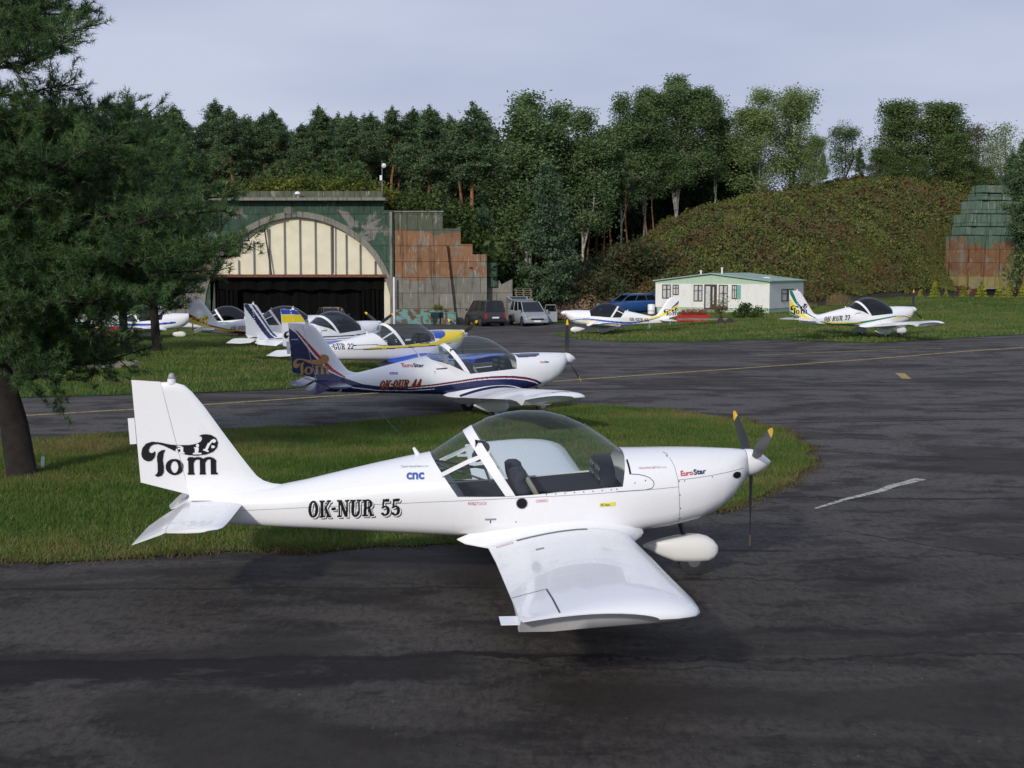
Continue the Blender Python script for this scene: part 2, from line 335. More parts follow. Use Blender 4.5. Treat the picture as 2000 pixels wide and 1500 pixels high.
def blade_field(P, name, label, dens, h0, w0, ymax=1e9, edge=False, mat='blades', ymin=0, seed=3):
    rg = np.random.default_rng(seed); A = np.array(P)
    if edge:
        k = rg.integers(0, len(A), int(dens)); p = A[k]+rg.normal(0, .085, (len(k), 2)); p = p[(p[:, 1] > ymin) & (p[:, 1] < ymax)]
    else:
        lo, hi = A.min(0), A.max(0); hi[1] = min(hi[1], ymax); lo[1] = max(lo[1], ymin)
        # only where the camera or a step aside can see it
        n = int((hi[0]-lo[0])*(hi[1]-lo[1])*dens); p = lo+rg.random((n, 2))*(hi-lo)
        p = p[np.abs(p[:, 0]) < p[:, 1]*.47+3]; p = p[inpoly(p[:, 0], p[:, 1], P)]
    n = len(p); a = rg.random(n)*6.283
    cl = np.array([.6+.8*(mnoise.noise(Vector((x*1.3, y*1.3, 5)))+.5) for x, y in p])
    h = h0*(.5+rg.random(n))*np.clip(cl, .4, 1.5); w = w0*(.7+.6*rg.random(n)); ln = rg.normal(0, .45, (n, 2))*h[:, None]
    z = G(p[:, 0], p[:, 1])+.006
    dx, dy = np.cos(a)*w, np.sin(a)*w
    V = np.empty((n, 3, 3), np.float32)
    V[:, 0] = np.stack([p[:, 0]-dx, p[:, 1]-dy, z], -1); V[:, 1] = np.stack([p[:, 0]+dx, p[:, 1]+dy, z], -1); V[:, 2] = np.stack([p[:, 0]+ln[:, 0], p[:, 1]+ln[:, 1], z+h], -1)
    return tag(fastmesh(name, V.reshape(-1, 3), np.arange(n*3).reshape(-1, 3), M[mat]), label, 'grass', kind='stuff')
g = lambda *l: [tuple(gp(u, v)[:2]) for u, v in l]
near_pts = g((-60, 1102), (0, 1098), (150, 1095), (300, 1090), (430, 1082), (560, 1081), (640, 1076), (720, 1070), (850, 1066), (1000, 1052), (1180, 1030), (1330, 1010), (1440, 992), (1500, 962), (1552, 935), (1582, 908), (1574, 878), (1540, 850),
             (1490, 834), (1430, 820), (1330, 806), (1200, 797), (1100, 793), (1000, 800), (900, 808), (800, 818), (600, 836), (430, 840), (200, 852), (0, 862), (-120, 866), (-400, 880), (-420, 1100), (-200, 1104))
P1, _ = lawn('near_lawn', near_pts, 'mown grass strip between the nearest aircraft and the taxiway', .10, .22)
mid_pts = g((-500, 800), (0, 779), (200, 773), (400, 767), (560, 760), (680, 748), (760, 728), (800, 712), (795, 696), (740, 680), (640, 664), (520, 650), (400, 645), (200, 643), (0, 645), (-500, 650))
P2, _ = lawn('middle_lawn', mid_pts, 'grass between the taxiway and the parked row before the hangar', .25, .15)
right_pts = g((1084, 653), (1130, 662), (1200, 667), (1300, 668), (1400, 666), (1500, 664), (1600, 667), (1700, 670), (1800, 665), (1900, 659), (2000, 654), (2200, 650)) + [(70, 70), (70, 103), (30, 107), (14, 100), (11, 92), (8.5, 82), (5.5, 71)]
P3, _ = lawn('right_lawn', right_pts, 'sloping grass by the white mobile home under the bramble bank', .3, .2)
back_pts = [(3, 91.5), (9.5, 92.5), (12, 96), (12, 101), (3.5, 101)]
P4, _ = lawn('back_lawn', back_pts, 'narrow grass strip before the woodpile', .3, .15)
blade_field(P1, 'near_grass', 'short green and browning grass of the near strip', 2300, .058, .0055, seed=1)
blade_field(P1, 'near_grass_fringe', 'dry yellowish grass fringe at the edge of the near strip', 16000, .045, .007, edge=True, mat='dry', seed=2)
blade_field(P2, 'middle_grass', 'grass blades of the lawn before the hangar', 190, .08, .014, seed=3)
blade_field(P3, 'right_grass', 'grass blades of the lawn by the mobile home', 80, .075, .022, seed=4)
def stripe(name, pts, w, m, label):
    P = [Vector(p) for p in pts]; Q = []
    for a, b in zip(P, P[1:]):
        k = max(1, int((b-a).length/1.0)); Q += [a.lerp(b, j/k) for j in range(k)]
    Q.append(P[-1]); V = []; ww = w if isinstance(w, (list, tuple)) else (w, w)
    for i, q in enumerate(Q):
        d = (Q[min(i+1, len(Q)-1)]-Q[max(i-1, 0)]); d.z = 0; d.normalize(); n = Vector((-d.y, d.x, 0)); wi = ww[0]+(ww[1]-ww[0])*i/(len(Q)-1)
        for s in (-1, 1):
            p = q+n*s*wi/2; V.append((p.x, p.y, float(G(p.x, p.y))+.006))
    n = len(Q); F = [(2*i, 2*i+1, 2*i+3, 2*i+2) for i in range(n-1)]
    return tag(fastmesh(name, V, F, m), label, 'road marking', kind='structure')
stripe('centre_line', [gp(*p) for p in ((-100, 822), (50, 812), (258, 800), (570, 779), (900, 757), (1125, 742), (1500, 716), (1620, 707), (1840, 690), (2000, 679), (2300, 660))], .16, M['yellow_line'], 'faded yellow line along the taxiway')
stripe('second_yellow_line', [gp(*p) for p in ((1480, 694), (1620, 688), (1750, 682.5), (1840, 681))], .12, M['yellow_line'], 'short faint yellow line near the right-hand aircraft')
stripe('yellow_tick', [gp(1757, 729), gp(1771, 740)], .25, M['yellow_line'], 'short yellow tick mark on the apron')
stripe('white_mark', [gp(1592, 994), gp(1622, 985), gp(1650, 976), gp(1685, 968), gp(1720, 959), gp(1745, 949), gp(1768, 944), gp(1798, 936)], (.05, .17), M['white_line'], 'worn white stripe on the near apron')
# ------------------------------------------------------------------ aircraft (x forward from the spinner tip, z up from the wheels)
def rings_for(kind):
    #   xt, zt, xb, zb, hw, sm, n_up, n_lo, z_sill
    T = [(-.262, 1.205, -.262, .925, .150, .5, 2, 2, 1.10), (-.30, 1.212, -.315, .86, .215, .5, 2.1, 2.1, 1.08), (-.38, 1.217, -.42, .745, .300, .48, 2.1, 2.3, 1.04), (-.5, 1.222, -.56, .645, .370, .47, 2.15, 2.6, 1.0),
         (-.7, 1.230, -.76, .568, .430, .45, 2.2, 3, .97), (-.9, 1.233, -.95, .538, .462, .45, 2.3, 3.4, .95), (-1.02, 1.234, -1.06, .525, .475, .45, 2.3, 4, .945), (-1.25, 1.231, -1.33, .500, .500, .46, 2.4, 4.5, .945), (-1.40, 1.230, -1.53, .487, .513, .46, 2.4, 5, .945),
         (-1.455, 1.232, -1.61, .482, .517, .46, 2.4, 5, .95),
         (-1.54, 1.300, -1.66, .478, .520, .44, 2.3, 5, .947), (-1.66, 1.384, -1.72, .474, .522, .42, 2.25, 5, .940), (-1.806, 1.476, -1.79, .47, .524, .40, 2.2, 5, .932), (-2.0, 1.560, -1.88, .465, .525, .38, 2.15, 5, .922), (-2.195, 1.601, -1.96, .46, .525, .37, 2.1, 5, .912),
         (-2.388, 1.605, -2.04, .458, .524, .37, 2.1, 5, .902), (-2.557, 1.585, -2.11, .456, .522, .37, 2.1, 5, .893), (-2.72, 1.538, -2.17, .455, .520, .38, 2.1, 5, .885), (-2.87, 1.463, -2.225, .454, .517, .39, 2.1, 5, .879),
         (-2.95, 1.412, -2.30, .453, .512, .40, 2.1, 5, .874), (-3.08, 1.330, -2.47, .453, .50, .42, 2.1, 4.5, .872), (-3.255, 1.216, -2.73, .454, .478, .46, 2.1, 4.5, .872),
         (-3.45, 1.180, -3.02, .466, .445, .48, 2.2, 4.5, .86), (-3.75, 1.118, -3.42, .484, .39, .48, 2.3, 4.2, .84), (-4.05, 1.052, -3.86, .506, .32, .48, 2.3, 4, .82), (-4.4, .972, -4.32, .530, .25, .48, 2.3, 4, .80), (-4.7, .915, -4.68, .547, .20, .48, 2.3, 4, .79),
         (-5.0, .885, -5.0, .562, .150, .48, 2.3, 3.5, .78), (-5.25, .870, -5.25, .578, .10, .48, 2.2, 3, .77), (-5.47, .835, -5.47, .61, .035, .48, 2, 2.5, .75), (-5.5, .80, -5.5, .66, .008, .5, 2, 2, .74)]
    rings = []
    for (xt, zt, xb, zb, hw, smm, nu, nl, zs) in T:
        if kind == 'swept' and xt in (-2.95, -3.08, -3.255): zs = {-2.95: .93, -3.08: 1.06, -3.255: 1.165}[xt]
        if kind == 'swept' and xt == -3.45: zs = 1.12
        ss = (zs-zb)/(zt-zb); smm = min(smm, ss-.02) if kind != 'swept' else min(smm, .45); half = []
        for j in range(8):
            th = j/7*math.pi/2; half.append((smm*(1-math.cos(th)**(2/nl)), hw*math.sin(th)**(2/nl)))
        c0 = (ss-smm)/(1-smm); ph0 = math.asin(min(1, max(0, c0))**(nu/2))
        for j in range(9):
            ph = ph0+(math.pi/2-ph0)*j/8; half.append((smm+(1-smm)*math.sin(ph)**(2/nu), hw*max(0, math.cos(ph))**(2/nu)))
        pts = [(xb+(xt-xb)*s, -y, zb+(zt-zb)*s) for s, y in half]; pts += [(x, -y, z) for x, y, z in reversed(pts[1:-1])]
        rings.append(pts)
    return T, rings
NJ = 17; SILL = 8
def body_meshes(kind):
    T, rg = rings_for(kind); n = len(rg[0]); V = [p for r in rg for p in r]; B, Gf, Gr, Bar = [], [], [], []
    i1 = next(i for i, t in enumerate(T) if t[0] == -1.455); i2 = next(i for i, t in enumerate(T) if t[0] == -2.87); i4 = next(i for i, t in enumerate(T) if t[0] == -3.255)
    for i in range(len(rg)-1):
        for j in range(n):
            f = (i*n+j, i*n+(j+1) % n, (i+1)*n+(j+1) % n, (i+1)*n+j); up = SILL <= j < n-SILL
            if up and i1 <= i < i2: Gf.append(f)
            elif up and i2 < i < i4: Gr.append(f)
            elif up and i == i2: Bar.append(f)
            else: B.append(f)
    B.append(tuple(range(n))); B.append(tuple((len(rg)-1)*n+j for j in range(n-1, -1, -1)))
    tri = lambda L_: [t_ for f in L_ for t_ in ([(f[0], f[1], f[2]), (f[0], f[2], f[3])] if len(f) == 4 else [f])]
    return V, tri(B), Gf, Gr, tri(Bar), rg, (i1, i2, i4)
def airfoil(c, t, n=14, te=.004):
    up, lo = [], []
    for k in range(n+1):
        x = .5*(1-math.cos(math.pi*k/n)); y = 5*t*(.2969*math.sqrt(x)-.126*x-.3516*x*x+.2843*x**3-.1015*x**4)
        up.append((x*c, y*c*1.15+.02*c*math.sin(math.pi*x)+te/2)); lo.append((x*c, -y*c*.7+.02*c*math.sin(math.pi*x)-te/2))
    return up, lo
def sub(V, F):                                                     # keep only the used vertices
    ids = sorted({i for f in F for i in f}); mp_ = {a: b for b, a in enumerate(ids)}; return [V[i] for i in ids], [tuple(mp_[i] for i in f) for f in F]
_cache = {}
def mesh_once(key, fn):
    if key not in _cache: _cache[key] = fn()
    return _cache[key]
def mk(V, F, m, smooth=True, key=None, ang=40):
    me = bpy.data.meshes.new('m'); me.from_pydata([tuple(v) for v in V], [], F); bm = bmesh.new(); bm.from_mesh(me); bmesh.ops.remove_doubles(bm, verts=bm.verts, dist=1e-5)
    bmesh.ops.recalc_face_normals(bm, faces=bm.faces)
    for f in bm.faces: f.smooth = smooth
    for e in bm.edges:
        if len(e.link_faces) == 2 and e.calc_face_angle(0) > R(ang): e.smooth = False
    bm.to_mesh(me); bm.free(); me.materials.append(m); return me
def fin_parts():
    zl = [.80, .90, .928, .940, .965, 1.01, 1.08, 1.20, 1.393, 1.656, 1.799, 1.861, 1.889]; le = [-4.50, -4.55, -4.62, -4.72, -4.80, -4.862, -4.918, -5.007, -5.144, -5.325, -5.438, -5.506, -5.60]
    def hx(z): return -5.472+(z-.842)*(-5.713+5.472)/(1.896-.842)
    rings = []
    for z, x in zip(zl, le):
        h = hx(z); c = x-h; th = .034+.06*max(0, 1-(z-.80)/.22)
        if z > 1.88: th = .02
        pr = [(0, 0), (.06, .55), (.18, .85), (.4, 1), (.7, .98), (1, .86)]
        rings.append([(x-c*u, -th*w, z) for u, w in pr]+[(x-c*u, th*w, z) for u, w in reversed(pr[1:])])
    V = [p for r in rings for p in r]; n = len(rings[0]); F = [(i*n+j, i*n+(j+1) % n, (i+1)*n+(j+1) % n, (i+1)*n+j) for i in range(len(rings)-1) for j in range(n)]+[tuple(range(n)), tuple((len(rings)-1)*n+j for j in range(n))]
    rr = []
    for t in np.linspace(0, 1, 7):
        hz = .848+(1.893-.848)*t; hxx = hx(hz)-.004; tx, tz = -5.92+(-5.98+5.92)*t, .963+(1.912-.963)*t; th = .026 if t < .99 else .018
        pr = [(0, 1.08), (.08, 1.05), (.5, .62), (1, .10)]
        rr.append([(hxx+(tx-hxx)*u, -th*w, hz+(tz-hz)*u) for u, w in pr]+[(hxx+(tx-hxx)*u, th*w, hz+(tz-hz)*u) for u, w in reversed(pr)])
    V2 = [p for r in rr for p in r]; n = len(rr[0]); F2 = [(i*n+j, i*n+(j+1) % n, (i+1)*n+(j+1) % n, (i+1)*n+j) for i in range(len(rr)-1) for j in range(n)]+[tuple(range(n)), tuple((len(rr)-1)*n+j for j in range(n))]
    return (V, F), (V2, F2)
def wing_mesh(sgn):
    #  y, xLE, xTE, z chord line, thickness, extra top
    st = [(.40, -1.30, -3.02, .50, .19, .05, 0, 0, .035), (.47, -1.36, -2.95, .475, .175, .035, 0, 0, .035), (.54, -1.41, -2.82, .462, .16, .012, 0, 0, .035), (.62, -1.44, -2.75, .465, .155, 0, 0, 0, .035), (1.5, -1.465, -2.74, .528, .155, 0, 0, 0, .028), (2.6, -1.50, -2.745, .605, .152, 0, 0, 0, .018),
          (3.3, -1.52, -2.748, .655, .15, 0, 0, 0, .01), (3.6, -1.53, -2.75, .678, .143, 0, .3, 0, .006), (3.82, -1.545, -2.752, .688, .135, 0, .85, 0, .004), (3.89, -1.57, -2.752, .694, .125, 0, .9, .1, .003), (3.95, -1.605, -2.752, .700, .110, 0, .6, .45, .002), (3.99, -1.66, -2.750, .706, .092, 0, .2, .85, 0), (4.03, -1.74, -2.748, .710, .075, 0, 0, 1, 0), (4.05, -1.86, -2.74, .712, .06, 0, 0, 1, 0)]
    rings = []
    for (y, xl, xt, z, th, ex, dr, q, inc) in st:
        c = xl-xt; up, lo = airfoil(c, th); r = []
        for x, h in up: r.append((xl-x, sgn*y, z-inc*x/c+h+ex*math.sin(math.pi*min(1, x/c))))
        for (x, h), (_, hu) in reversed(list(zip(lo, up))): r.append((xl-x, sgn*y, z-inc*x/c+(h-dr*.11*min(1, (x/c)*1.25))*(1-q)+(hu-.008)*q))
        rings.append(r)
    n = len(rings[0]); V = [p for r in rings for p in r]; F = [(i*n+j, i*n+(j+1) % n, (i+1)*n+(j+1) % n, (i+1)*n+j) for i in range(len(rings)-1) for j in range(n)]+[tuple(range(n)), tuple((len(rings)-1)*n+j for j in range(n-1, -1, -1))]
    return V, F
def stab_mesh(sgn, part, droop):
    st = [(.03, -4.98, .765), (.14, -4.985, .765), (.5, -4.995, .762), (.95, -5.01, .757), (1.12, -5.025, .755), (1.19, -5.06, .753), (1.22, -5.14, .751)]; rings = []
    for y, xl, z in st:
        if part == 'fixed':
            h = -5.475; c = xl-h; pr = [(0, 0), (.05, .5), (.2, .85), (.5, 1), (1, .8)]; th = .032 if y < 1.15 else .02
            rings.append([(xl-c*u, sgn*y, z+th*w) for u, w in pr]+[(xl-c*u, sgn*y, z-th*w) for u, w in reversed(pr[1:])])
        else:
            y2 = max(y, .10); ch = .30-.10*max(0, 1-(y2-.10)/.25)*1.0; d = R(droop); pr = [(0, .8), (.15, 1), (1, .08)]; th = .025 if y < 1.15 else .014
            r = []
            for u, w, s in [(u, w, 1) for u, w in pr]+[(u, w, -1) for u, w in reversed(pr)]:
                r.append((-5.482-ch*u*math.cos(d)+s*th*w*-math.sin(d), sgn*y2, z-ch*u*math.sin(d)+s*th*w*math.cos(d)))
            rings.append(r)
    n = len(rings[0]); V = [p for r in rings for p in r]; F = [(i*n+j, i*n+(j+1) % n, (i+1)*n+(j+1) % n, (i+1)*n+j) for i in range(len(rings)-1) for j in range(n)]+[tuple(range(n)), tuple((len(rings)-1)*n+j for j in range(n))]
    return V, F
def pod(c, mains=False):
    """wheel fairing lofted along x; c = (x of the axle, y)"""
    P = [(-.46, .300, .275, .01), (-.40, .325, .245, .03), (-.28, .357, .185, .065), (-.16, .383, .135, .088), (-.02, .400, .124, .10), (.08, .396, .124, .102), (.16, .375, .128, .095), (.22, .335, .155, .078), (.258, .29, .20, .045), (.27, .255, .235, .012)]
    rings = []
    for x, zt, zb, hw in P:
        zc, hh = (zt+zb)/2, (zt-zb)/2; rings.append([(c[0]+x, c[1]+hw*abs(math.cos(a))**.85*(1 if math.cos(a) > 0 else -1), zc+hh*abs(math.sin(a))**.65*(1 if math.sin(a) > 0 else -1)) for a in [2*math.pi*k/18 for k in range(18)]])
    return MB().loft(rings)
# -- decals: flat marks laid 3 mm proud of the skin they are painted on
GL = {  # slab-serif letters in a box one high: rectangles (r), polygons (p), rings (o: cx, cy, rx, ry, inner rx, inner ry, x-min, x-max, y-min, y-max)
 'O': (.66, [('o', .33, .5, .33, .5, .12, .38)]), 'Q': (.66, [('o', .33, .5, .33, .5, .12, .38), ('p', [(.28, .2), (.42, .24), (.68, -.06), (.5, -.08)])]),
 'K': (.74, [('r', .08, 0, .28, 1), ('r', 0, 0, .36, .1), ('r', 0, .9, .36, 1), ('p', [(.28, .42), (.56, .92), (.70, .92), (.40, .45)]), ('p', [(.34, .55), (.48, .6), (.72, .08), (.50, .08)]), ('r', .46, 0, .76, .1), ('r', .48, .9, .76, 1)]),
 '-': (.30, [('r', .0, .42, .28, .58)]),
 'N': (.78, [('r', .08, 0, .2, 1), ('r', .58, 0, .7, 1), ('p', [(.08, 1), (.3, 1), (.7, 0), (.5, 0)]), ('r', 0, 0, .29, .1), ('r', 0, .9, .25, 1), ('r', .49, .9, .78, 1)]),
 'U': (.74, [('r', .08, .3, .28, 1), ('r', .52, .3, .64, 1), ('o', .36, .32, .28, .34, .1, .22, 0, 1, -1, .32), ('r', 0, .9, .36, 1), ('r', .43, .9, .74, 1)]),
 'R': (.74, [('r', .08, 0, .28, 1), ('r', 0, 0, .36, .1), ('r', 0, .9, .36, 1), ('o', .34, .73, .32, .27, .13, .17, .28, 1, 0, 1), ('p', [(.34, .5), (.5, .52), (.68, .08), (.48, .08)]), ('r', .46, 0, .76, .1)]),
 'G': (.70, [('o', .34, .5, .34, .5, .12, .38, 0, .40, -1, 2), ('o', .34, .5, .34, .5, .12, .38, .3, 1, .68, 2), ('o', .34, .5, .34, .5, .12, .38, .3, 1, -1, .34), ('r', .44, .08, .62, .44), ('r', .36, .38, .70, .48)]),
 'S': (.60, [('o', .30, .73, .28, .27, .1, .16, 0, .3, 0, 2), ('o', .30, .73, .28, .27, .1, .16, .3, 1, .73, 2), ('o', .30, .27, .30, .27, .1, .16, .3, 1, -1, 1), ('o', .30, .27, .30, .27, .1, .16, -1, .3, -1, .27), ('p', [(.18, .56), (.36, .6), (.46, .44), (.26, .42)])]),
 '5': (.60, [('p', [(.08, .44), (.2, .46), (.22, .98), (.1, 1)]), ('r', .1, .84, .54, 1), ('o', .27, .31, .31, .31, .11, .2, .24, 1, -1, 1), ('o', .27, .31, .31, .31, .11, .2, -1, .26, -1, .2), ('o', .27, .31, .31, .31, .15, .2, -1, .26, .47, 1)]),
 '2': (.60, [('o', .29, .69, .28, .31, .1, .2, .26, 1, .5, 2), ('o', .29, .69, .28, .31, .1, .2, -1, .3, .74, 2), ('p', [(.36, .6), (.57, .66), (.26, .14), (.02, .12)]), ('r', .02, 0, .58, .17)]),
 '4': (.64, [('r', .34, 0, .52, 1), ('p', [(.0, .26), (.14, .26), (.40, .98), (.34, 1)]), ('r', .0, .22, .62, .34), ('r', .26, 0, .60, .1)]),
 '7': (.58, [('r', .02, .83, .58, 1), ('p', [(.42, .88), (.58, .88), (.34, 0), (.12, 0)]), ('r', .02, .7, .1, 1)]),
 '8': (.62, [('o', .31, .74, .27, .26, .1, .15), ('o', .31, .27, .31, .28, .11, .17)]), ' ': (.34, [])}
def prim_mask(pr, X, Z):
    k = pr[0]
    if k == 'r': return (X >= pr[1]) & (Z >= pr[2]) & (X <= pr[3]) & (Z <= pr[4])
    if k == 'p': return inpoly(X, Z, pr[1])
    cx, cy, rx, ry, ix, iy = pr[1:7]; m = ((X-cx)/rx)**2+((Z-cy)/ry)**2 <= 1; m &= ((X-cx)/ix)**2+((Z-cy)/iy)**2 > 1
    if len(pr) > 7: m &= (X >= pr[7]) & (X <= pr[8]) & (Z >= pr[9]) & (Z <= pr[10])
    return m
def slab_text(s, x0, z0, w, h, slope=0, shear=0):
    adv = sum(GL[c][0]+.06 for c in s)
    def f(X, Z):
        m = np.zeros(X.shape, bool); zz = (Z-z0-(X-x0)*slope)/h; xx = (X-x0-zz*shear*h)/w*adv; a = 0
        for c in s:
            wd, ps = GL[c]
            for p in ps: m |= prim_mask(p, xx-a, zz)
            a += wd+.06
        return m
    return f, (x0-.05, z0-.1*h-abs(slope)*w-.03, x0+w+shear*h+.05, z0+h+abs(slope)*w+.03)
def poly_mask(poly):
    A = np.array(poly); return (lambda X, Z: inpoly(X, Z, poly)), (A[:, 0].min(), A[:, 1].min(), A[:, 0].max(), A[:, 1].max())
SW = [(108, 550), (115, 515), (140, 485), (180, 472), (230, 477), (290, 490), (350, 496), (420, 494), (465, 486), (490, 472), (498, 455), (492, 442), (478, 436), (495, 428), (520, 425), (555, 431), (585, 450), (597, 480), (591, 512), (566, 540), (520, 557), (460, 564), (400, 559), (340, 542), (290, 518), (250, 498),
      (215, 488), (188, 490), (167, 503), (156, 524), (158, 540), (172, 546), (186, 543), (196, 532), (199, 552), (190, 578), (172, 596), (147, 601), (124, 590), (110, 570)]
STEM = [(238, 528), (262, 524), (250, 550), (244, 590), (250, 640), (248, 672), (234, 694), (208, 702), (188, 690), (202, 684), (211, 664), (209, 610), (207, 570), (216, 543)]
def logo_masks(x0, z0, s):                                        # drawn in the units of a 620 x 290 sheet
    def uv(X, Z): return (X-x0)/s+100, 425-(Z-z0)/s
    def ring(u, v, cx, cy, rx, ry, ix, iy): return (((u-cx)/rx)**2+((v-cy)/ry)**2 <= 1) & (((u-cx)/ix)**2+((v-cy)/iy)**2 > 1)
    def air(u, v):
        u = u; m = ring(u, v, 352, 530, 24, 18, 10, 9) & (v > 512); m |= (u > 360) & (u < 376) & (v > 508) & (v < 548); m |= (u > 336) & (u < 368) & (v > 499) & (v < 508)|((u > 372) & (u < 384) & (v > 540) & (v < 550))
        m |= (np.abs(u-462-(520-v)*.05) < 12) & (v > 512) & (v < 550); m |= ((u-468)**2+(v-499)**2 < 100); m |= (v > 545) & (v < 555) & (u > 438) & (u < 492); m |= (v > 509) & (v < 517) & (u > 444) & (u < 470)
        m |= (np.abs(u-530-(510-v)*.5) < 9) & (v > 482) & (v < 532); m |= ((u-572)**2+(v-470)**2 < 150); m |= inpoly(u, v, [(538, 486), (556, 464), (572, 458), (574, 470), (558, 480), (546, 496)]); m |= inpoly(u, v, [(506, 520), (540, 534), (534, 542), (502, 530)])
        m |= ring(u, v, 562, 508, 15, 9, .1, .1) & (u > 556)
        return m
    def f(X, Z):
        u, v = uv(X, Z); m = inpoly(u, v, SW) & ~air(u, v); m |= inpoly(u, v, STEM); m |= ring(u, v, 318, 637, 57, 53, 24, 38)
        for cx in (424, 497, 566): m |= (np.abs(u-cx) < 17) & (v > 592) & (v < 682)
        m |= inpoly(u, v, [(398, 590), (408, 574), (441, 574), (441, 600), (407, 600)])
        for a, b in ((424, 497), (497, 566)): m |= ring(u, v, (a+b)/2+6, 606, (b-a)/2+12, 33, (b-a)/2-16, 17) & (v < 606)
        for a, b in ((400, 446), (478, 516), (548, 592)): m |= (u > a) & (u < b) & (v > 676) & (v < 689)
        return m
    def fa(X, Z):
        u, v = uv(X, Z); return inpoly(u, v, SW) & air(u, v)
    bb = (x0, z0-285*s, x0+505*s, z0+5*s); return f, fa, bb
def decal(bvh, mask, bb, cell, layer, m, parent, name, side=-1, top=False, lift=.003):
    x0, z0, x1, z1 = bb; nx, nz_ = max(1, int((x1-x0)/cell)), max(1, int((z1-z0)/cell))
    cx = x0+(np.arange(nx)+.5)*cell; cz = z0+(np.arange(nz_)+.5)*cell; X, Z = np.meshgrid(cx, cz); mk_ = mask(X.ravel(), Z.ravel()).reshape(X.shape)
    vid = {}; V = []; F = []; d = Vector((0, 0, -1)) if top else Vector((0, -side, 0)); off = lift+.0012*layer
    def vert(i, j):
        k = (i, j)
        if k in vid: return vid[k]
        x, z = x0+i*cell, z0+j*cell; o = Vector((x, z, 3)) if top else Vector((x, side*3, z))
        h = bvh.ray_cast(o, d)
        if h[0] is None: vid[k] = -1; return -1
        nn = h[1] if h[1].dot(d) < 0 else -h[1]
        if nn.dot(d) > -.12: vid[k] = -1; return -1
        p = h[0]+nn*off; V.append(p); vid[k] = len(V)-1; return vid[k]
    for j, i in np.argwhere(mk_):
        q = [vert(i, j), vert(i+1, j), vert(i+1, j+1), vert(i, j+1)]
        if min(q) < 0: continue
        ys_ = [V[a][2 if top else 1] for a in q]
        if max(ys_)-min(ys_) > 8*cell+.01: continue
        F.append(tuple(q))
    if not F: return None
    V, F = sub(V, F); return link_decal(V, F, m, parent, name)
def link_decal(V, F, m, parent, name):
    me = bpy.data.meshes.new(name); me.from_pydata([tuple(v) for v in V], [], F); me.polygons.foreach_set('use_smooth', [True]*len(F)); me.materials.append(m)
    o = bpy.data.objects.new(name, me); COL.objects.link(o); o.parent = parent; return o
def ribbon(bvh, lines, w, m, parent, name, side=-1, top=False, lift=.0025):
    V, F = [], []; d = Vector((0, 0, -1)) if top else Vector((0, -side, 0))
    for pts in lines:
        Q = []
        for a, b in zip(pts, pts[1:]):
            L_ = math.dist(a, b); k = max(1, int(L_/.03)); Q += [(a[0]+(b[0]-a[0])*i/k, a[1]+(b[1]-a[1])*i/k) for i in range(k)]
        Q.append(pts[-1]); prev = None
        for i, q in enumerate(Q):
            a, b = Q[max(0, i-1)], Q[min(len(Q)-1, i+1)]; L_ = math.dist(a, b) or 1; nx, nz_ = -(b[1]-a[1])/L_*w/2, (b[0]-a[0])/L_*w/2; cur = []
            for s in (-1, 1):
                x, z = q[0]+s*nx, q[1]+s*nz_; h = bvh.ray_cast(Vector((x, z, 3)) if top else Vector((x, side*3, z)), d)
                if h[0] is None: cur = None; break
                nn = h[1] if h[1].dot(d) < 0 else -h[1]; V.append(h[0]+nn*lift); cur.append(len(V)-1)
            if cur and prev: F.append((prev[0], prev[1], cur[1], cur[0]))
            prev = cur
    if F:
        V, F = sub(V, F); return link_decal(V, F, m, parent, name)
def sans(bvh, s, x0, z0, h, m, parent, name='lettering', w=None, slope=0, shear=0, top=False, layer=0, bold=.0):
    cu = bpy.data.curves.new('t', 'FONT'); cu.body = s; cu.size = 1; cu.offset = bold; cu.shear = shear; o = bpy.data.objects.new('t', cu); COL.objects.link(o); dg = bpy.context.evaluated_depsgraph_get()
    me = bpy.data.meshes.new_from_object(o.evaluated_get(dg)); xs_ = [v.co.x for v in me.vertices]; wd = max(xs_)-min(xs_); xm = min(xs_); sc = h/.7; sx = w/wd if w else sc; V = []; bm = bmesh.new(); bm.from_mesh(me)
    for k in range(1, int(wd*sx/.03)+1): bmesh.ops.bisect_plane(bm, geom=bm.verts[:]+bm.edges[:]+bm.faces[:], plane_co=(xm+k*.03/sx, 0, 0), plane_no=(1, 0, 0))
    bm.to_mesh(me); bm.free()
    for v in me.vertices:
        x, z = x0+(v.co.x-xm)*sx, z0+v.co.y*sc; z += (x-x0)*slope
        hit = bvh.ray_cast(Vector((x, -3, z)), Vector((0, 1, 0)))
        V.append((hit[0]+(hit[1] if hit[1].y < 0 else -hit[1])*(.0045+.001*layer)) if hit[0] is not None else Vector((x, -.5, z)))
    F = [tuple(p.vertices) for p in me.polygons]; bpy.data.objects.remove(o); bpy.data.curves.remove(cu); bpy.data.meshes.remove(me); return link_decal(V, F, m, parent, name)
BLADE_UP = (90, 210, 330); BLADE_DOWN = (270, 30, 150)
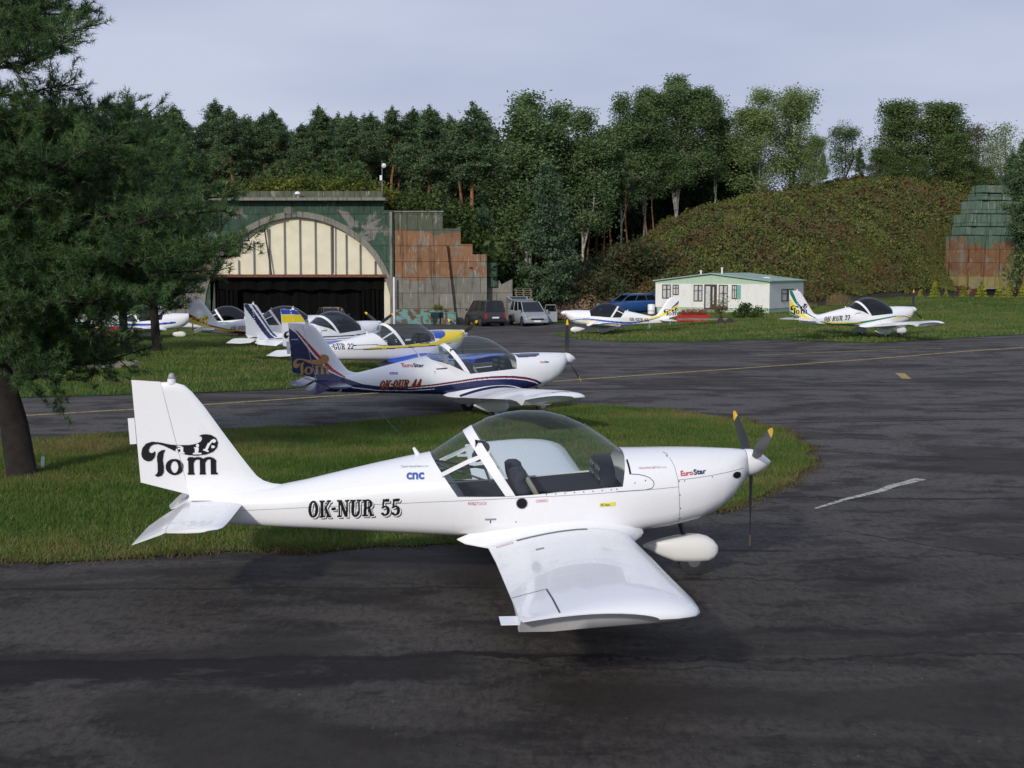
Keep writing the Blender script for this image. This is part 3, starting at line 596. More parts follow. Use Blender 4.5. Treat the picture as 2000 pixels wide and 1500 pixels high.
def aircraft(loc, yaw, label, reg, livery, kind='square', glassm='glass', blades=BLADE_DOWN, tips='tip', droop=22, detail=0, cell=.012, roll=0):
    t = empty('light_aircraft', loc, R(yaw), label=label, cat='aircraft', group='parked low-wing light aircraft'); t.rotation_euler = (R(roll), 0, R(yaw))
    wm = M['white']; V, B, Gf, Gr, Bar, rg, idx = mesh_once(('b', kind), lambda: body_meshes(kind))
    def obj(name, key, fn, par=t): return link(name, mesh_once(key, fn), par)
    fus = obj('fuselage', ('fus', kind), lambda: mk(*sub(V, B), wm))
    gm = M[glassm]
    can = obj('canopy', ('can', kind, glassm), lambda: mk(*sub(V, Gf), gm)); rw = obj('rear_window', ('rw', kind, glassm), lambda: mk(*sub(V, Gr), gm))
    obj('canopy_frame', ('bar', kind), lambda: mk([Vector(v)*1.0+Vector((0, (.004 if v[1] > 0 else -.004 if v[1] < 0 else 0), .004)) for v in sub(V, Bar)[0]], sub(V, Bar)[1], wm))
    fp = mesh_once('finp', fin_parts); fin = obj('fin', 'fin', lambda: mk(*fp[0], wm)); rud = obj('rudder', 'rud', lambda: mk(*fp[1], wm))
    beacon = obj('beacon', 'beacon', lambda: MB().lathe([(0, .034), (.05, .034), (.052, .028), (.07, .026), (.085, .015), (.09, .001)], (-5.62, 0, 1.885), 'Z', 14, 0).mesh(M['lens'], True))
    obj('beacon_base', 'beaconb', lambda: MB().lathe([(0, .04), (.045, .036)], (-5.62, 0, 1.875), 'Z', 14).mesh(M['white'], True), beacon)
    if detail: link('trim_tab', MB().box((-5.985, 0, 1.44), (.06, .006, .24), ry=-.06).mesh(wm), rud)
    wings = []
    for s in (-1, 1):
        wv = mesh_once(('wv', s), lambda: wing_mesh(s)); wings.append(obj('wing', ('w', s), lambda: mk(*wv, wm, ang=35)))
        obj('tailplane', ('st', s), lambda: mk(*stab_mesh(s, 'fixed', 0), wm)); obj('elevator', ('el', s, droop), lambda: mk(*stab_mesh(s, 'el', droop), wm))
        obj('wheel_fairing', ('pm', s), lambda: pod((-2.08, s*.82)).mesh(M['podpaint'], True))
        wh = obj('wheel', ('wm', s), lambda: MB().lathe([(-.055, .06), (-.055, .115), (-.04, .145), (.04, .145), (.055, .115), (.055, .06)], (-2.08, s*.82, .147), 'Y', 24).mesh(M['rubber'], True))
        obj('hub', ('hm', s), lambda: MB().lathe([(-.057, .058), (.057, .058)], (-2.08, s*.82, .147), 'Y', 16).mesh(M['metal'], True), wh)
        obj('gear_leg', ('lm', s), lambda: MB().tube([(-2.1, s*.35, .50), (-2.1, s*.6, .40), (-2.08, s*.80, .30)], [.045, .035, .025], 10).mesh(M['white'], True))
    obj('wheel_fairing', 'pn', lambda: pod((-.77, 0)).mesh(M['podpaint'], True))
    wh = obj('wheel', 'wn', lambda: MB().lathe([(-.05, .06), (-.052, .1), (-.04, .14), (.04, .14), (.052, .1), (.05, .06)], (-.74, 0, .142), 'Y', 24).mesh(M['rubber'], True))
    obj('hub', 'hn', lambda: MB().lathe([(-.053, .06), (.053, .06)], (-.74, 0, .142), 'Y', 16).mesh(M['metal'], True), wh)
    obj('gear_leg', 'ln', lambda: MB().tube([(-.90, 0, .60), (-.83, 0, .36)], [.022, .022], 8).mesh(M['darkmetal'], True))
    # propeller
    sp = obj('spinner', 'sp', lambda: MB().lathe([(-.255, .128), (-.20, .128), (-.14, .112), (-.08, .075), (-.03, .034), (-.008, .014), (0, .001)], (0, 0, 1.083), 'X', 28).mesh(M['white'], True))
    obj('backplate', 'bp', lambda: MB().lathe([(-.272, .118), (-.257, .118)], (0, 0, 1.083), 'X', 28).mesh(M['black'], True), sp)
    def blade():
        b = MB(); rings = []; pr = [(-.5, 0), (-.25, .5), (.15, .42), (.5, 0), (.15, -.25), (-.25, -.3)]
        for r, ch, tw in [(.09, .045, 60), (.15, .065, 48), (.25, .105, 33), (.4, .112, 26), (.55, .10, 22), (.68, .082, 19), (.7, .079, 18), (.77, .062, 16), (.815, .028, 15)]:
            th = .12*ch if r > .2 else .35*ch; a = R(tw)
            rings.append([(ch*u*math.sin(a)+th*w*math.cos(a), -ch*u*math.cos(a)+th*w*math.sin(a), r) for u, w in pr])
        b.loft(rings[:7], 0); b.loft(rings[6:], 1); return b.mesh([M['blade'], M[tips]], True)
    for a in blades:
        o = link('propeller_blade', mesh_once(('blade', tips), blade), t); o.location = (-.19, 0, 1.083); o.rotation_euler = (R(90-a), 0, 0)
    # cabin
    def tub():
        b = MB(); T = rings_for(kind)[0]
        i1, i2, i4 = idx; r = []
        for i in range(i1, i4+1):
            xt, zt, xb, zb, hw, smm, nu, nl, zs = T[i]; xx = lambda z: xb+(xt-xb)*(z-zb)/(zt-zb)
            zz = .885 if i > i2 else zs; zz -= .012; y = hw-(.05 if i > i2 else .028); r.append([(xx(zz), -y, zz), (xx(.58), -y+.02, .58), (xx(.58), y-.02, .58), (xx(zz), y, zz)])
        b.loft(r, 0, closed=False, caps=False); x = r[0]; b.add([(-1.5, -.46, .58), (-1.5, .46, .58), (-1.5, .46, .95), (-1.5, -.46, .95)], [(0, 1, 2, 3)]); b.add([(-3.05, -.44, .58), (-3.05, .44, .58), (-3.2, .4, .95), (-3.2, -.4, .95)], [(0, 1, 2, 3)]); return b.mesh(M['cabin'])
    if kind == 'square' or True: obj('cabin_interior', ('tub', kind), tub)
    def panel():
        b = MB(); rings = []
        for x, s in ((-1.56, 1), (-1.60, 1.02), (-1.70, .97)): rings.append([(x, .40*s*math.cos(a), .93+.245*s*math.sin(a)) for a in [math.pi*k/14 for k in range(15)]])
        b.loft(rings); return b.mesh(M['black'], True)
    pn = obj('instrument_panel', 'panel', panel)
    obj('instruments', 'inst', lambda: (lambda b: [b.lathe([(-1.709, .036), (-1.70, .04)], (0, y, z), 'X', 12) for y in (-.28, -.19, -.10, .1, .19, .28) for z in (.985, 1.075)] and b)(MB()).mesh(M['darkmetal']), pn)
    def seat(s):
        b = MB(); b.box((-2.1, s*.25, .66), (.5, .42, .10)); rings = []
        for x, z, w, d in ((-2.30, .66, .20, .06), (-2.38, .80, .20, .07), (-2.44, .93, .18, .075), (-2.46, .98, .15, .07), (-2.45, 1.02, .14, .085), (-2.46, 1.07, .12, .08), (-2.46, 1.095, .07, .05)): rings.append([(x+d*math.cos(a), s*.25+w*abs(math.sin(a))**.7*(1 if math.sin(a) > 0 else -1), z) for a in [2*math.pi*k/12 for k in range(12)]])
        b.loft(rings); return b.mesh(M['seat'], True)
    for s in (-1, 1):
        so_ = obj('seat', ('seat', s), lambda: seat(s))
        if detail:
            link('harness', MB().tube([(-2.48, s*.25-.07, 1.02), (-2.37, s*.25-.07, 1.0), (-2.32, s*.25-.09, .92), (-2.22, s*.25-.12, .74)], .024, 6).tube([(-2.48, s*.25+.07, 1.02), (-2.37, s*.25+.07, 1.0), (-2.32, s*.25+.09, .92), (-2.22, s*.25+.12, .74)], .024, 6).mesh(M['beige'], True), so_)
    def frames():
        b = MB()
        for s in (-1, 1): b.tube([(-3.15, s*.36, .98), (-2.62, s*.44, 1.02)], .011, 6).tube([(-3.2, s*.1, 1.12), (-2.68, s*.42, .98)], .010, 6)
        b.tube([(-2.72, -.44, 1.0), (-2.72, .44, 1.0)], .013, 6); return b.mesh(M['darkmetal'], True)
    obj('cabin_frame', 'frames', frames)
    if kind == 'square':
        def glint_strip(s):  # white strip standing in for the sun glint in the rear window
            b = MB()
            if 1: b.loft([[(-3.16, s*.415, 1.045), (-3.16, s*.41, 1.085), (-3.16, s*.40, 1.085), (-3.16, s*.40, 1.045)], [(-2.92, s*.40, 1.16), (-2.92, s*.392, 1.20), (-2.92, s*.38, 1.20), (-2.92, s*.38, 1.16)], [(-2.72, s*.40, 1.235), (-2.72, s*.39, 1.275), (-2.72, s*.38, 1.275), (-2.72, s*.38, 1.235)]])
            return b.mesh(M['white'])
        for s in (-1, 1): obj('rear_glint_strip', ('glint_strip', s), lambda: glint_strip(s))
    if detail:
        hd = link('headset', MB().lathe([(-.03, .05), (.03, .05)], (-2.83, -.33, 1.22), 'Y', 12).lathe([(-.03, .045), (.03, .045)], (-2.76, -.30, 1.30), 'Y', 12).tube([(-2.85, -.33, 1.26), (-2.84, -.32, 1.36), (-2.76, -.30, 1.34)], .018, 6).mesh(M['darkmetal'], True), t)
    obj('aerial', 'aer', lambda: MB().tube([(-3.37, 0, 1.19), (-3.41, 0, 1.26)], [.025, .012], 8).mesh(M['white'], True))
    obj('aerial_whip', 'whip', lambda: MB().tube([(-3.41, 0, 1.25), (-3.78, 0, 1.66)], .0035, 5).mesh(M['darkmetal'], True))
    # ---- markings
    allV, allF = list(V), [f for f in B]; b0 = len(allV)
    for vv, ff in fp: allF += [tuple(b0+i for i in f) for f in ff]; allV += [tuple(v) for v in vv]; b0 = len(allV)
    bvh = mesh_once(('bvh', kind), lambda: BVHTree.FromPolygons(allV, allF)); camside = -1 if math.cos(R(yaw)) > 0 else 1
    mir = (lambda f, bb: (f, bb))
    for (mn, poly, ly, nm) in livery:
        f, bb = poly_mask(poly)
        for s in (-1, 1): decal(bvh, f, bb, cell, ly, M[mn], t, nm, side=s)
    return dict(root=t, bvh=bvh, side=camside, wings=wings, fus=fus, rud=rud)
def registration(A, s, x0, z0, w, h, m='black', halo='white', slope=.02, shear=.12, cell=.006, shadow=.014, flip=False, plateb=False):
    f, bb = slab_text(s, x0, z0, w, h, slope, shear)
    if flip:
        xa, xb = bb[0], bb[2]; f0 = f; f = lambda X, Z: f0(xa+xb-X, Z+0*X)
    t = A['root']
    k = 1 if not flip else -1
    if plateb: decal(A['bvh'], *poly_mask([(x0-.07, z0-.04), (x0+w+.06, z0-.03), (x0+w+.06, z0+h+.04), (x0-.07, z0+h+.03)]), .012, 0, M['white'], t, 'number_panel', A['side'])
    if shadow: decal(A['bvh'], lambda X, Z: f(X-shadow*k, Z+shadow), bb, cell, 0, M[m], t, 'registration_shadow', A['side']); decal(A['bvh'], lambda X, Z: f(X-shadow*.55*k, Z+shadow*.5), bb, cell, 1, M[halo], t, 'registration_outline', A['side'])
    decal(A['bvh'], f, bb, cell, 2, M[m], t, 'registration', A['side'])
def logo(A, x0=-5.91, z0=1.41, s=.00139, m='black', inner='white', cell=.006, flip=False):
    cell = min(cell, .009)
    f, fa, bb = logo_masks(x0, z0, s)
    if flip:
        xa, xb = bb[0], bb[2]; f0, g0 = f, fa; f = lambda X, Z: f0(xa+xb-X, Z); fa = lambda X, Z: g0(xa+xb-X, Z)
    decal(A['bvh'], f, bb, cell, 4, M[m], A['root'], 'club_logo', A['side']); decal(A['bvh'], fa, bb, cell, 4, M[inner], A['root'], 'club_logo_inset', A['side'])
def eurostar(A, x0, z0, h, w, slope=0, layer=3):
    sans(A['bvh'], 'Euro', x0, z0, h, M['redv'], A['root'], w=w*.47, slope=slope, bold=.02, layer=layer); sans(A['bvh'], 'Star', x0+w*.50, z0+slope*w*.5, h, M['navy'], A['root'], w=w*.5, slope=slope, bold=.03, layer=layer)
def band(top, bot): return list(top)+list(reversed(bot))
def curve(pts, d=0): return [(x, z+d) for x, z in pts]
# ------------------------------------------------------------------ the nine aircraft
A = aircraft((2.477+.0, 12.394, 0), 4.6, 'all-white low-wing aircraft with clear bubble canopy marked OK-NUR 55, nearest the camera', '', [], detail=1, roll=.3)
rt, bv = A['root'], A['bvh']
registration(A, 'OK-NUR 55', -4.375, .655, .85, .158, slope=.045, shear=.02, cell=.004, shadow=.016)
logo(A, -5.917, 1.411, .00143, cell=.0035)
eurostar(A, -.963, 1.028, .042, .245, slope=.06)
sans(bv, 'cnc', -3.476, 1.02, .075, M['logoblue'], rt, w=.16, slope=.03, bold=.035)
sans(bv, 'Czech NovaChem s.r.o.', -3.526, 1.108, .016, M['bluegreyv'], rt, w=.25, slope=.05)
sans(bv, 'REBSTOCK', -2.923, .80, .026, M['palered'], rt, w=.17); sans(bv, 'TRANSMIX BETON s.r.o.', -1.354, 1.094, .016, M['palered'], rt, w=.265, slope=.02)
decal(bv, *poly_mask([(-1.727, .772), (-1.58, .779), (-1.58, .812), (-1.727, .805)]), .004, 2, M['stickeryellow'], rt, 'sticker'); sans(bv, '4-les', -1.72, .780, .022, M['black'], rt, w=.085, layer=4)
ribbon(bv, [[(-2.309, .822), (-2.201, .827), (-2.201, .845), (-2.309, .84), (-2.309, .822)], [(-2.29, .832), (-2.22, .835)]], .004, M['palered'], rt, 'notice')
ribbon(bv, [[(-4.977, .715), (-3.277, .822), (-2.517, .860), (-1.818, .89), (-1.574, .904), (-1.27, .917), (-.985, .935)]], .0045, M['grey'], rt, 'panel_seam')
ribbon(bv, [[(-1.112, 1.233), (-1.051, 1.20), (-1.015, 1.12), (-.992, .994), (-.977, .735), (-.971, .56)], [(-.99, .995), (-.824, 1.008), (-.635, 1.027), (-.33, 1.066)]], .005, M['grey'], rt, 'cowling_seam')
ribbon(bv, [[(-1.462, 1.222), (-1.448, 1.17), (-1.44, 1.11), (-1.436, 1.06)]], .018, M['black'], rt, 'canopy_seal')
ribbon(bv, [[(-1.447, 1.058), (-1.36, 1.052), (-1.306, 1.041), (-1.26, 1.022), (-1.225, .99), (-1.221, .96), (-1.24, .93), (-1.30, .917), (-1.574, .906)]], .006, M['darkline'], rt, 'hinge_cover_edge')
for i, (x, z) in enumerate([(-1.62-.085*k, .925-.0052*k*.9) for k in range(11)]+[(-.983, .984), (-.976, .859), (-.969, .735), (-.964, .64), (-1.06, 1.19), (-.93, .985), (-.66, 1.01), (-1.40, .98), (-1.30, 1.0), (-1.58, .985), (-1.57, .93), (-2.86, .80), (-2.49, .64)]):
    ribbon(bv, [[(x-.005, z), (x+.005, z)]], .010, M['darkline'], rt, 'screw')
f_cap = lambda X, Z: (X+2.437)**2+(Z-.812)**2 < .047**2
decal(bv, f_cap, (-2.5, .75, -2.37, .87), .004, 2, M['black'], rt, 'fuel_cap'); ribbon(bv, [[(-2.437+.050*math.cos(a*.3), .812+.050*math.sin(a*.3)) for a in range(22)]], .007, M['metal'], rt, 'cap_ring')
decal(bv, lambda X, Z: ((X+.405)/.045)**2+((Z-1.01)/.03)**2 < 1, (-.47, .96, -.34, 1.05), .004, 2, M['black'], rt, 'cooling_inlet')
ribbon(bv, [[(-2.769, .662), (-2.667, .665)]], .016, M['bluegreyv'], rt, 'placard'); ribbon(bv, [[(-2.72, .655), (-2.72, .63)]], .010, M['black'], rt, 'drain')
wbv = {}
for s in (-1, 1):
    wv = wing_mesh(s); wbv[s] = BVHTree.FromPolygons([Vector(p) for p in wv[0]], wv[1]); wg = A['wings'][0 if s < 0 else 1]
    ribbon(wbv[s], [[(-2.50, s*.70), (-1.86, s*.665)]], .085, M['grip'], wg, 'walkway_grip', top=True)
    ribbon(wbv[s], [[(-2.775, s*3.20), (-2.50, s*3.20), (-2.50, s*4.0)]], .012, M['darkline'], wg, 'aileron_gap', top=True)
    ribbon(wbv[s], [[(-2.75, s*.66), (-2.1, s*.64), (-1.62, s*.64), (-1.50, s*.66)]], .006, M['grey'], wg, 'root_seam', top=True)
    ribbon(wbv[s], [[(-2.68, s*.72), (-2.54, s*.71), (-2.54, s*.80), (-2.68, s*.81), (-2.68, s*.72), (-2.54, s*.80)], [(-2.68, s*.81), (-2.54, s*.71)]], .007, M['palered'], wg, 'no_step_mark', top=True)
    ribbon(wbv[s], [[(-2.40, s*1.42), (-2.33, s*1.42)]], .07, M['bluegreyv'] if 0 else M['grey'], wg, 'filler_cap', top=True)
    link('trim_tab', MB().box((-2.80, s*3.72, .628), (.13, .20, .005)).mesh(M['white']), wg)
# navy and white, second in line
q_low = [(-.82, .60), (-.95, .655), (-1.1, .725), (-1.3, .775), (-1.58, .81), (-1.85, .82), (-2.09, .815), (-2.4, .795), (-2.75, .75), (-3.24, .69), (-3.73, .655), (-4.1, .66), (-4.3, .675), (-4.6, .72), (-4.82, .80), (-4.99, .86)]
dz = lambda P, a, b=None: [(x, z+a+((b-a)*i/(len(P)-1) if b is not None else 0)) for i, (x, z) in enumerate(P)]
q_liv = [('navy', q_low[1:]+[(-4.99, .45), (-4.3, .40), (-2.9, .38), (-1.0, .40)], 0, 'navy_belly'),
         ('white', band(dz(q_low, -.055, -.02)[1:11], dz(q_low, -.075, -.03)[1:11]), 1, 'white_stripe'), ('red', band(dz(q_low, -.03, -.012)[2:11], dz(q_low, -.05, -.02)[2:11]), 1, 'red_stripe'),
         ('white', band([(-3.2, .60), (-3.7, .578), (-4.3, .60), (-4.75, .66), (-5.0, .72)], [(-3.2, .59), (-3.7, .565), (-4.3, .585), (-4.75, .642), (-5.0, .70)]), 1, 'white_stripe'),
         ('navy', [(-5.99, 1.83), (-5.83, 1.71), (-5.5, 1.27), (-5.21, .96), (-4.93, .83), (-4.9, .70), (-5.2, .5), (-5.6, .7), (-6.0, .9)], 0, 'navy_fin_panel'),
         ('red', [(-5.88, 1.80), (-5.84, 1.76), (-5.47, 1.29), (-5.18, .98), (-4.93, .845), (-4.90, .855), (-5.13, 1.02), (-5.42, 1.32), (-5.80, 1.75)], 1, 'red_stripe'),
         ('navy', [(-.86, 1.26), (-.90, 1.20), (-1.03, 1.165), (-1.41, 1.16), (-1.47, 1.26)], 0, 'navy_cowl_patch')]
A = aircraft((1.314, 26.978, -.01), 21.58, 'navy and white low-wing aircraft with red pinstripe on the taxiway, marked OK-QUR 44', '', q_liv, kind='swept', blades=BLADE_UP, detail=1, cell=.006)
registration(A, 'OK-QUR 44', -4.28, .625, .80, .16, m='maroon', halo='orange', slope=.02, shear=.22, cell=.007, shadow=.012)
logo(A, -5.917, 1.30, .00143, m='gold', inner='orange', cell=.007); eurostar(A, -3.80, 1.03, .065, .42, slope=-.02); eurostar(A, -.96, 1.045, .035, .2)
sans(A['bvh'], 'cnc', -4.07, .895, .06, M['logoblue'], A['root'], w=.16, bold=.035); sans(A['bvh'], 'evektor', -5.93, 1.585, .03, M['white'], A['root'], w=.14, layer=5)
for s, wg in zip((-1, 1), A['wings']):
    for y, w, m in ((3.985, .13, 'navy'), (3.87, .02, 'navy'), (3.83, .015, 'navy')): ribbon(wbv[s], [[(-1.60, s*y), (-1.95, s*y)]] if y > 3.9 else [[(-1.58, s*y), (-2.2, s*y)]], w, M[m], wg, 'wing_tip_stripe', top=True)
    ribbon(wbv[s], [[(-2.8, s*.58), (-1.5, s*.58)]], .10, M['navy'], wg, 'navy_root', top=True)
for c in A['root'].children:                                     # this one has a navy tailplane
    if c.name.startswith(('tailplane', 'elevator')):
        c.data = c.data.copy(); c.data.materials[0] = M['navy']
# yellow and blue nose
g_top = [(-.42, .97), (-.58, .97), (-.95, .945), (-1.2, .90), (-1.7, .90), (-3.13, .87), (-3.5, .87), (-3.9, .86)]
g_liv = [('yellow', [(-.27, 1.3), (-.27, .93), (-.6, .90), (-.95, .90), (-1.2, .84), (-1.7, .82), (-3.13, .795), (-3.9, .80), (-3.5, .85), (-3.13, .875), (-1.7, .90), (-1.45, .93), (-1.25, 1.05), (-1.0, 1.3)], 0, 'yellow_nose_band'),
         ('blue', [(-1.02, 1.3), (-1.0, 1.2), (-1.10, 1.08), (-1.3, 1.01), (-1.70, 1.06), (-1.62, 1.3)], 1, 'blue_cowl_patch'),
         ('navy', band([(-.9, .90), (-1.2, .845), (-1.7, .84), (-3.13, .81), (-4.0, .82)], [(-.9, .885), (-1.2, .83), (-1.7, .822), (-3.13, .79), (-4.0, .80)]), 1, 'navy_stripe'),
         ('navy', band([(-1.7, .922), (-2.8, .905), (-3.2, .90), (-3.4, .93), (-4.0, .925)], [(-1.7, .905), (-2.8, .89), (-3.2, .885), (-3.4, .912), (-4.0, .905)]), 1, 'navy_stripe'),
         ('blue', [(-6.1, 1.95), (-6.1, 1.77), (-5.7, 1.77), (-5.3, 1.74), (-5.3, 1.95)], 0, 'blue_fin_top'), ('yellow', [(-6.1, 1.769), (-6.1, 1.56), (-5.2, 1.56), (-5.2, 1.77), (-5.7, 1.769)], 0, 'yellow_fin_band')]
A = aircraft((-1.253, 37.122, -.003), 38.9, 'white low-wing aircraft with yellow nose and blue cowling top, marked OK-GUR 22', '', g_liv, cell=.014)
registration(A, 'OK-GUR 22', -4.80, .815, .80, .15, slope=.0, shear=.2, cell=.009, shadow=0, plateb=True); logo(A, -5.917, 1.40, .00143, cell=.012)
for wg in A['wings']: wg.data = wg.data.copy(); wg.data.materials[0] = M['blue']
# diagonal navy stripes on the fin, smoked canopy
def finstripe(m, a, b, n): return (m, [(-6.1, a), (-6.1, b), (-4.8, b-1.35), (-4.8, a-1.35)], 0, n)
two = [('navy', band([(-1.0, .86), (-2.0, .80), (-3.5, .80), (-4.9, .80)], [(-1.0, .835), (-2.0, .77), (-3.5, .77), (-4.9, .79)]), 0, 'navy_stripe'), ('navy', band([(-1.0, .80), (-2.0, .72), (-3.5, .70)], [(-1.0, .785), (-2.0, .70), (-3.5, .685)]), 0, 'navy_stripe')]
A = aircraft((-4.43, 44.95, -.06), 50, 'white aircraft with smoked canopy and two navy diagonal stripes on its fin', '', [('navy', [(-6.1, 1.97), (-5.9, 1.97), (-4.9, .80), (-5.12, .80)], 0, 'fin_stripe'), ('navy', [(-5.80, 1.97), (-5.73, 1.97), (-4.78, .86), (-4.86, .84)], 0, 'fin_stripe')]+two, kind='swept', glassm='tinted', blades=BLADE_DOWN, cell=.018)
bar2 = ribbon(A['bvh'], [[(-2.79, 1.0), (-2.79, 1.01)]], .01, M['navy'], A['root'], 'stripe')
# red and yellow tail
A = aircraft((-6.55, 51.2, -.10), 14, 'white low-wing aircraft with maroon and yellow sweeping tail stripes, marked OK-UUR 44', '',
             [('maroon', [(-6.0, 1.35), (-5.6, 1.15), (-5.2, .90), (-4.6, .75), (-3.8, .62), (-3.2, .58), (-2.7, .60), (-3.2, .53), (-3.9, .52), (-4.6, .62), (-5.1, .74), (-5.6, .95), (-6.0, 1.05)], 0, 'maroon_stripe'),
              ('yellow', [(-6.0, 1.20), (-5.6, 1.02), (-5.1, .82), (-4.5, .69), (-3.9, .66), (-4.6, .64), (-5.1, .74), (-5.6, .93), (-6.0, 1.1)], 1, 'yellow_stripe')], glassm='tinted', cell=.02)
registration(A, 'OK-UUR 44', -4.40, .68, .88, .15, slope=.05, shear=.2, cell=.012, shadow=0); logo(A, -5.917, 1.25, .00143, m='yellow', inner='maroon', cell=.016)
gsw = [('green', band([(-1.0, .90), (-2.0, .80), (-3.5, .80), (-4.9, .80)], [(-1.0, .87), (-2.0, .76), (-3.5, .77), (-4.9, .79)]), 0, 'green_stripe'), ('green', band([(-1.5, .75), (-2.0, .72), (-3.5, .70)], [(-1.5, .735), (-2.0, .70), (-3.5, .685)]), 0, 'green_stripe')]
A = aircraft((-11.8, 65.1, -.5), 10, 'white low-wing aircraft with dark canopy and thin green side stripes, tail hidden by the pine', '', gsw, glassm='tinted', cell=.025)
A = aircraft((-14.6, 60.5, -.35), 8, 'white low-wing aircraft with blue side stripes behind the pine branches', '', [('blue', band([(-.9, .86), (-2.0, .78), (-3.5, .78), (-4.9, .82)], [(-.9, .78), (-2.0, .68), (-3.5, .68), (-4.9, .78)]), 0, 'blue_stripe')], glassm='smoke', cell=.025)
# facing left, blue and yellow sweep
s_liv = [('blue', band([(-.50, .72), (-.7, .77), (-1.0, .815), (-1.34, .83), (-1.9, .78), (-2.43, .72), (-3.0, .665), (-3.5, .645), (-4.0, .68), (-4.4, .76), (-4.98, .94), (-5.5, 1.25), (-5.95, 1.72), (-6.1, 1.9)], [(-.50, .70), (-.7, .73), (-1.0, .775), (-1.34, .78), (-1.9, .70), (-2.43, .63), (-3.0, .58), (-3.5, .57), (-4.0, .62), (-4.4, .70), (-4.98, .85), (-5.5, 1.10), (-5.95, 1.50), (-6.1, 1.65)]), 0, 'blue_stripe'),
         ('yellow', band([(-4.0, .72), (-4.47, .83), (-5.0, .98), (-5.34, 1.16), (-5.7, 1.38), (-6.1, 1.66)], [(-4.0, .70), (-4.47, .765), (-5.0, .88), (-5.34, 1.02), (-5.7, 1.22), (-6.1, 1.45)]), 2, 'yellow_stripe'),
         ('yellow', [(-1.0, .76), (-1.5, .74), (-1.9, .66), (-1.5, .69), (-1.15, .70)], 1, 'yellow_stripe')]
A = aircraft((2.457, 66.151, -.389), 178.4, 'white low-wing aircraft facing left with blue and yellow sweep, marked OK-SUR 88', '', s_liv, glassm='tinted', blades=(90, 210, 330), tips='blade', droop=5, cell=.02)
registration(A, 'OK-SUR 88', -4.43, .70, .98, .17, slope=-.05, shear=-.2, cell=.014, shadow=0, flip=True); logo(A, -5.95, 1.36, .00150, cell=.016, flip=True)
r_liv = [('green', band([(-.50, .74), (-.7, .82), (-1.0, .875), (-1.3, .88), (-1.7, .83), (-2.4, .73), (-3.37, .60), (-4.06, .58), (-4.5, .65), (-4.78, .74)], [(-.50, .73), (-.7, .78), (-1.0, .84), (-1.3, .84), (-1.7, .78), (-2.4, .66), (-3.37, .51), (-4.06, .50), (-4.5, .60), (-4.78, .72)]), 0, 'green_stripe'),
         ('yellow', band([(-2.0, .66), (-2.6, .60), (-3.4, .63), (-4.1, .62), (-4.5, .68)], [(-2.0, .65), (-2.6, .61), (-3.4, .585), (-4.1, .575), (-4.5, .65)]), 1, 'yellow_stripe'), ('yellow', [(-.9, .83), (-1.2, .81), (-1.7, .70), (-1.3, .75), (-1.0, .78)], 1, 'yellow_stripe'), ('yellow', [(-.5, .86), (-.8, .93), (-1.0, .93), (-.8, .90), (-.55, .82)], 1, 'yellow_stripe'),
         ('green', [(-6.0, 1.98), (-5.93, 1.75), (-5.75, 1.45), (-5.4, 1.10), (-4.9, .80), (-4.8, .78), (-5.3, 1.10), (-5.65, 1.5), (-5.85, 1.9)], 1, 'green_stripe'),
         ('yellow', [(-6.0, 1.66), (-5.88, 1.52), (-5.6, 1.12), (-5.2, .86), (-4.9, .78), (-5.3, .80), (-5.6, .95), (-6.0, 1.2)], 0, 'yellow_stripe'), ('green', [(-6.0, 1.16), (-5.7, .97), (-5.45, .86), (-5.6, .84), (-6.0, .95)], 1, 'green_fin_panel')]
A = aircraft((16.623, 53.63, .17), 18.5, 'white low-wing aircraft with green and yellow stripes on the right-hand grass, marked OK-RUR 77', '', r_liv, kind='swept', glassm='tinted', blades=(90, 210, 330), droop=4, cell=.016)
registration(A, 'OK-RUR 77', -4.52, .66, 1.08, .19, slope=.06, shear=.2, cell=.012, shadow=.012); logo(A, -5.93, 1.38, .00155, cell=.014)
# ------------------------------------------------------------------ earth banks behind the shelters
MX = [-60, -30, -26, -20, -9, -5.5, -2.2, 0.5, 3.0]; MZ = [7.5, 8.0, 8.6, 8.8, 8.8, 6.6, 3.6, .8, -1.0]
BX = [2.6, 4.6, 8.3, 10.5, 12.9, 16.5, 18.8, 24, 29, 35, 43.6, 60]; BZ = [-.6, 1.0, 2.9, 4.2, 5.7, 7.4, 8.1, 8.9, 9.3, 10.4, 11.2, 11.5]
NZ = lambda x, y, s, k: np.array([mnoise.noise(Vector((a*s, b*s, k))) for a, b in zip(np.ravel(x), np.ravel(y))]).reshape(np.shape(x))
def hill(x, y):
    g0 = G(x, y)
    m = np.interp(x, MX, MZ)*sm(y, 96.2, 98.2)*(1-.25*sm(y, 118, 140)); m = np.where(x > -9, m*sm(y, 97.4, 99.5+np.clip(x+9, 0, 20)*.35), m)
    by = 98.5+np.clip(x-20, 0, 30)*.78; b = np.interp(x, BX, BZ)*np.interp(y-by, [-1, 0, 2, 5, 9, 14, 20], [0, .05, .22, .45, .70, .90, 1.0])*1.03
    b = b*(1-sm(x, 36.5, 40)*(1-sm(y, 114.5, 118)))
    m = np.where((x > -23.6) & (x < -7.8) & (y < 98.6), 0, m)
    t = np.maximum(m, b); return np.maximum(g0-.25+t*(t > 0)+np.where(t > 1, .0, 0), g0-.25)+sm(y, 104, 110)*.3
hx = np.arange(-62, 75, 1.0); hy = np.concatenate([np.arange(95.9, 142, .75), np.arange(142, 220, 6)])
tag(grid_sheet('hill', hx, hy, lambda x, y: hill(x, y)+NZ(x, y, .25, 3)*.35*sm(hill(x, y), .3, 2), M['soil']), 'earth banks heaped over and beside the aircraft shelters', 'bank', kind='structure')
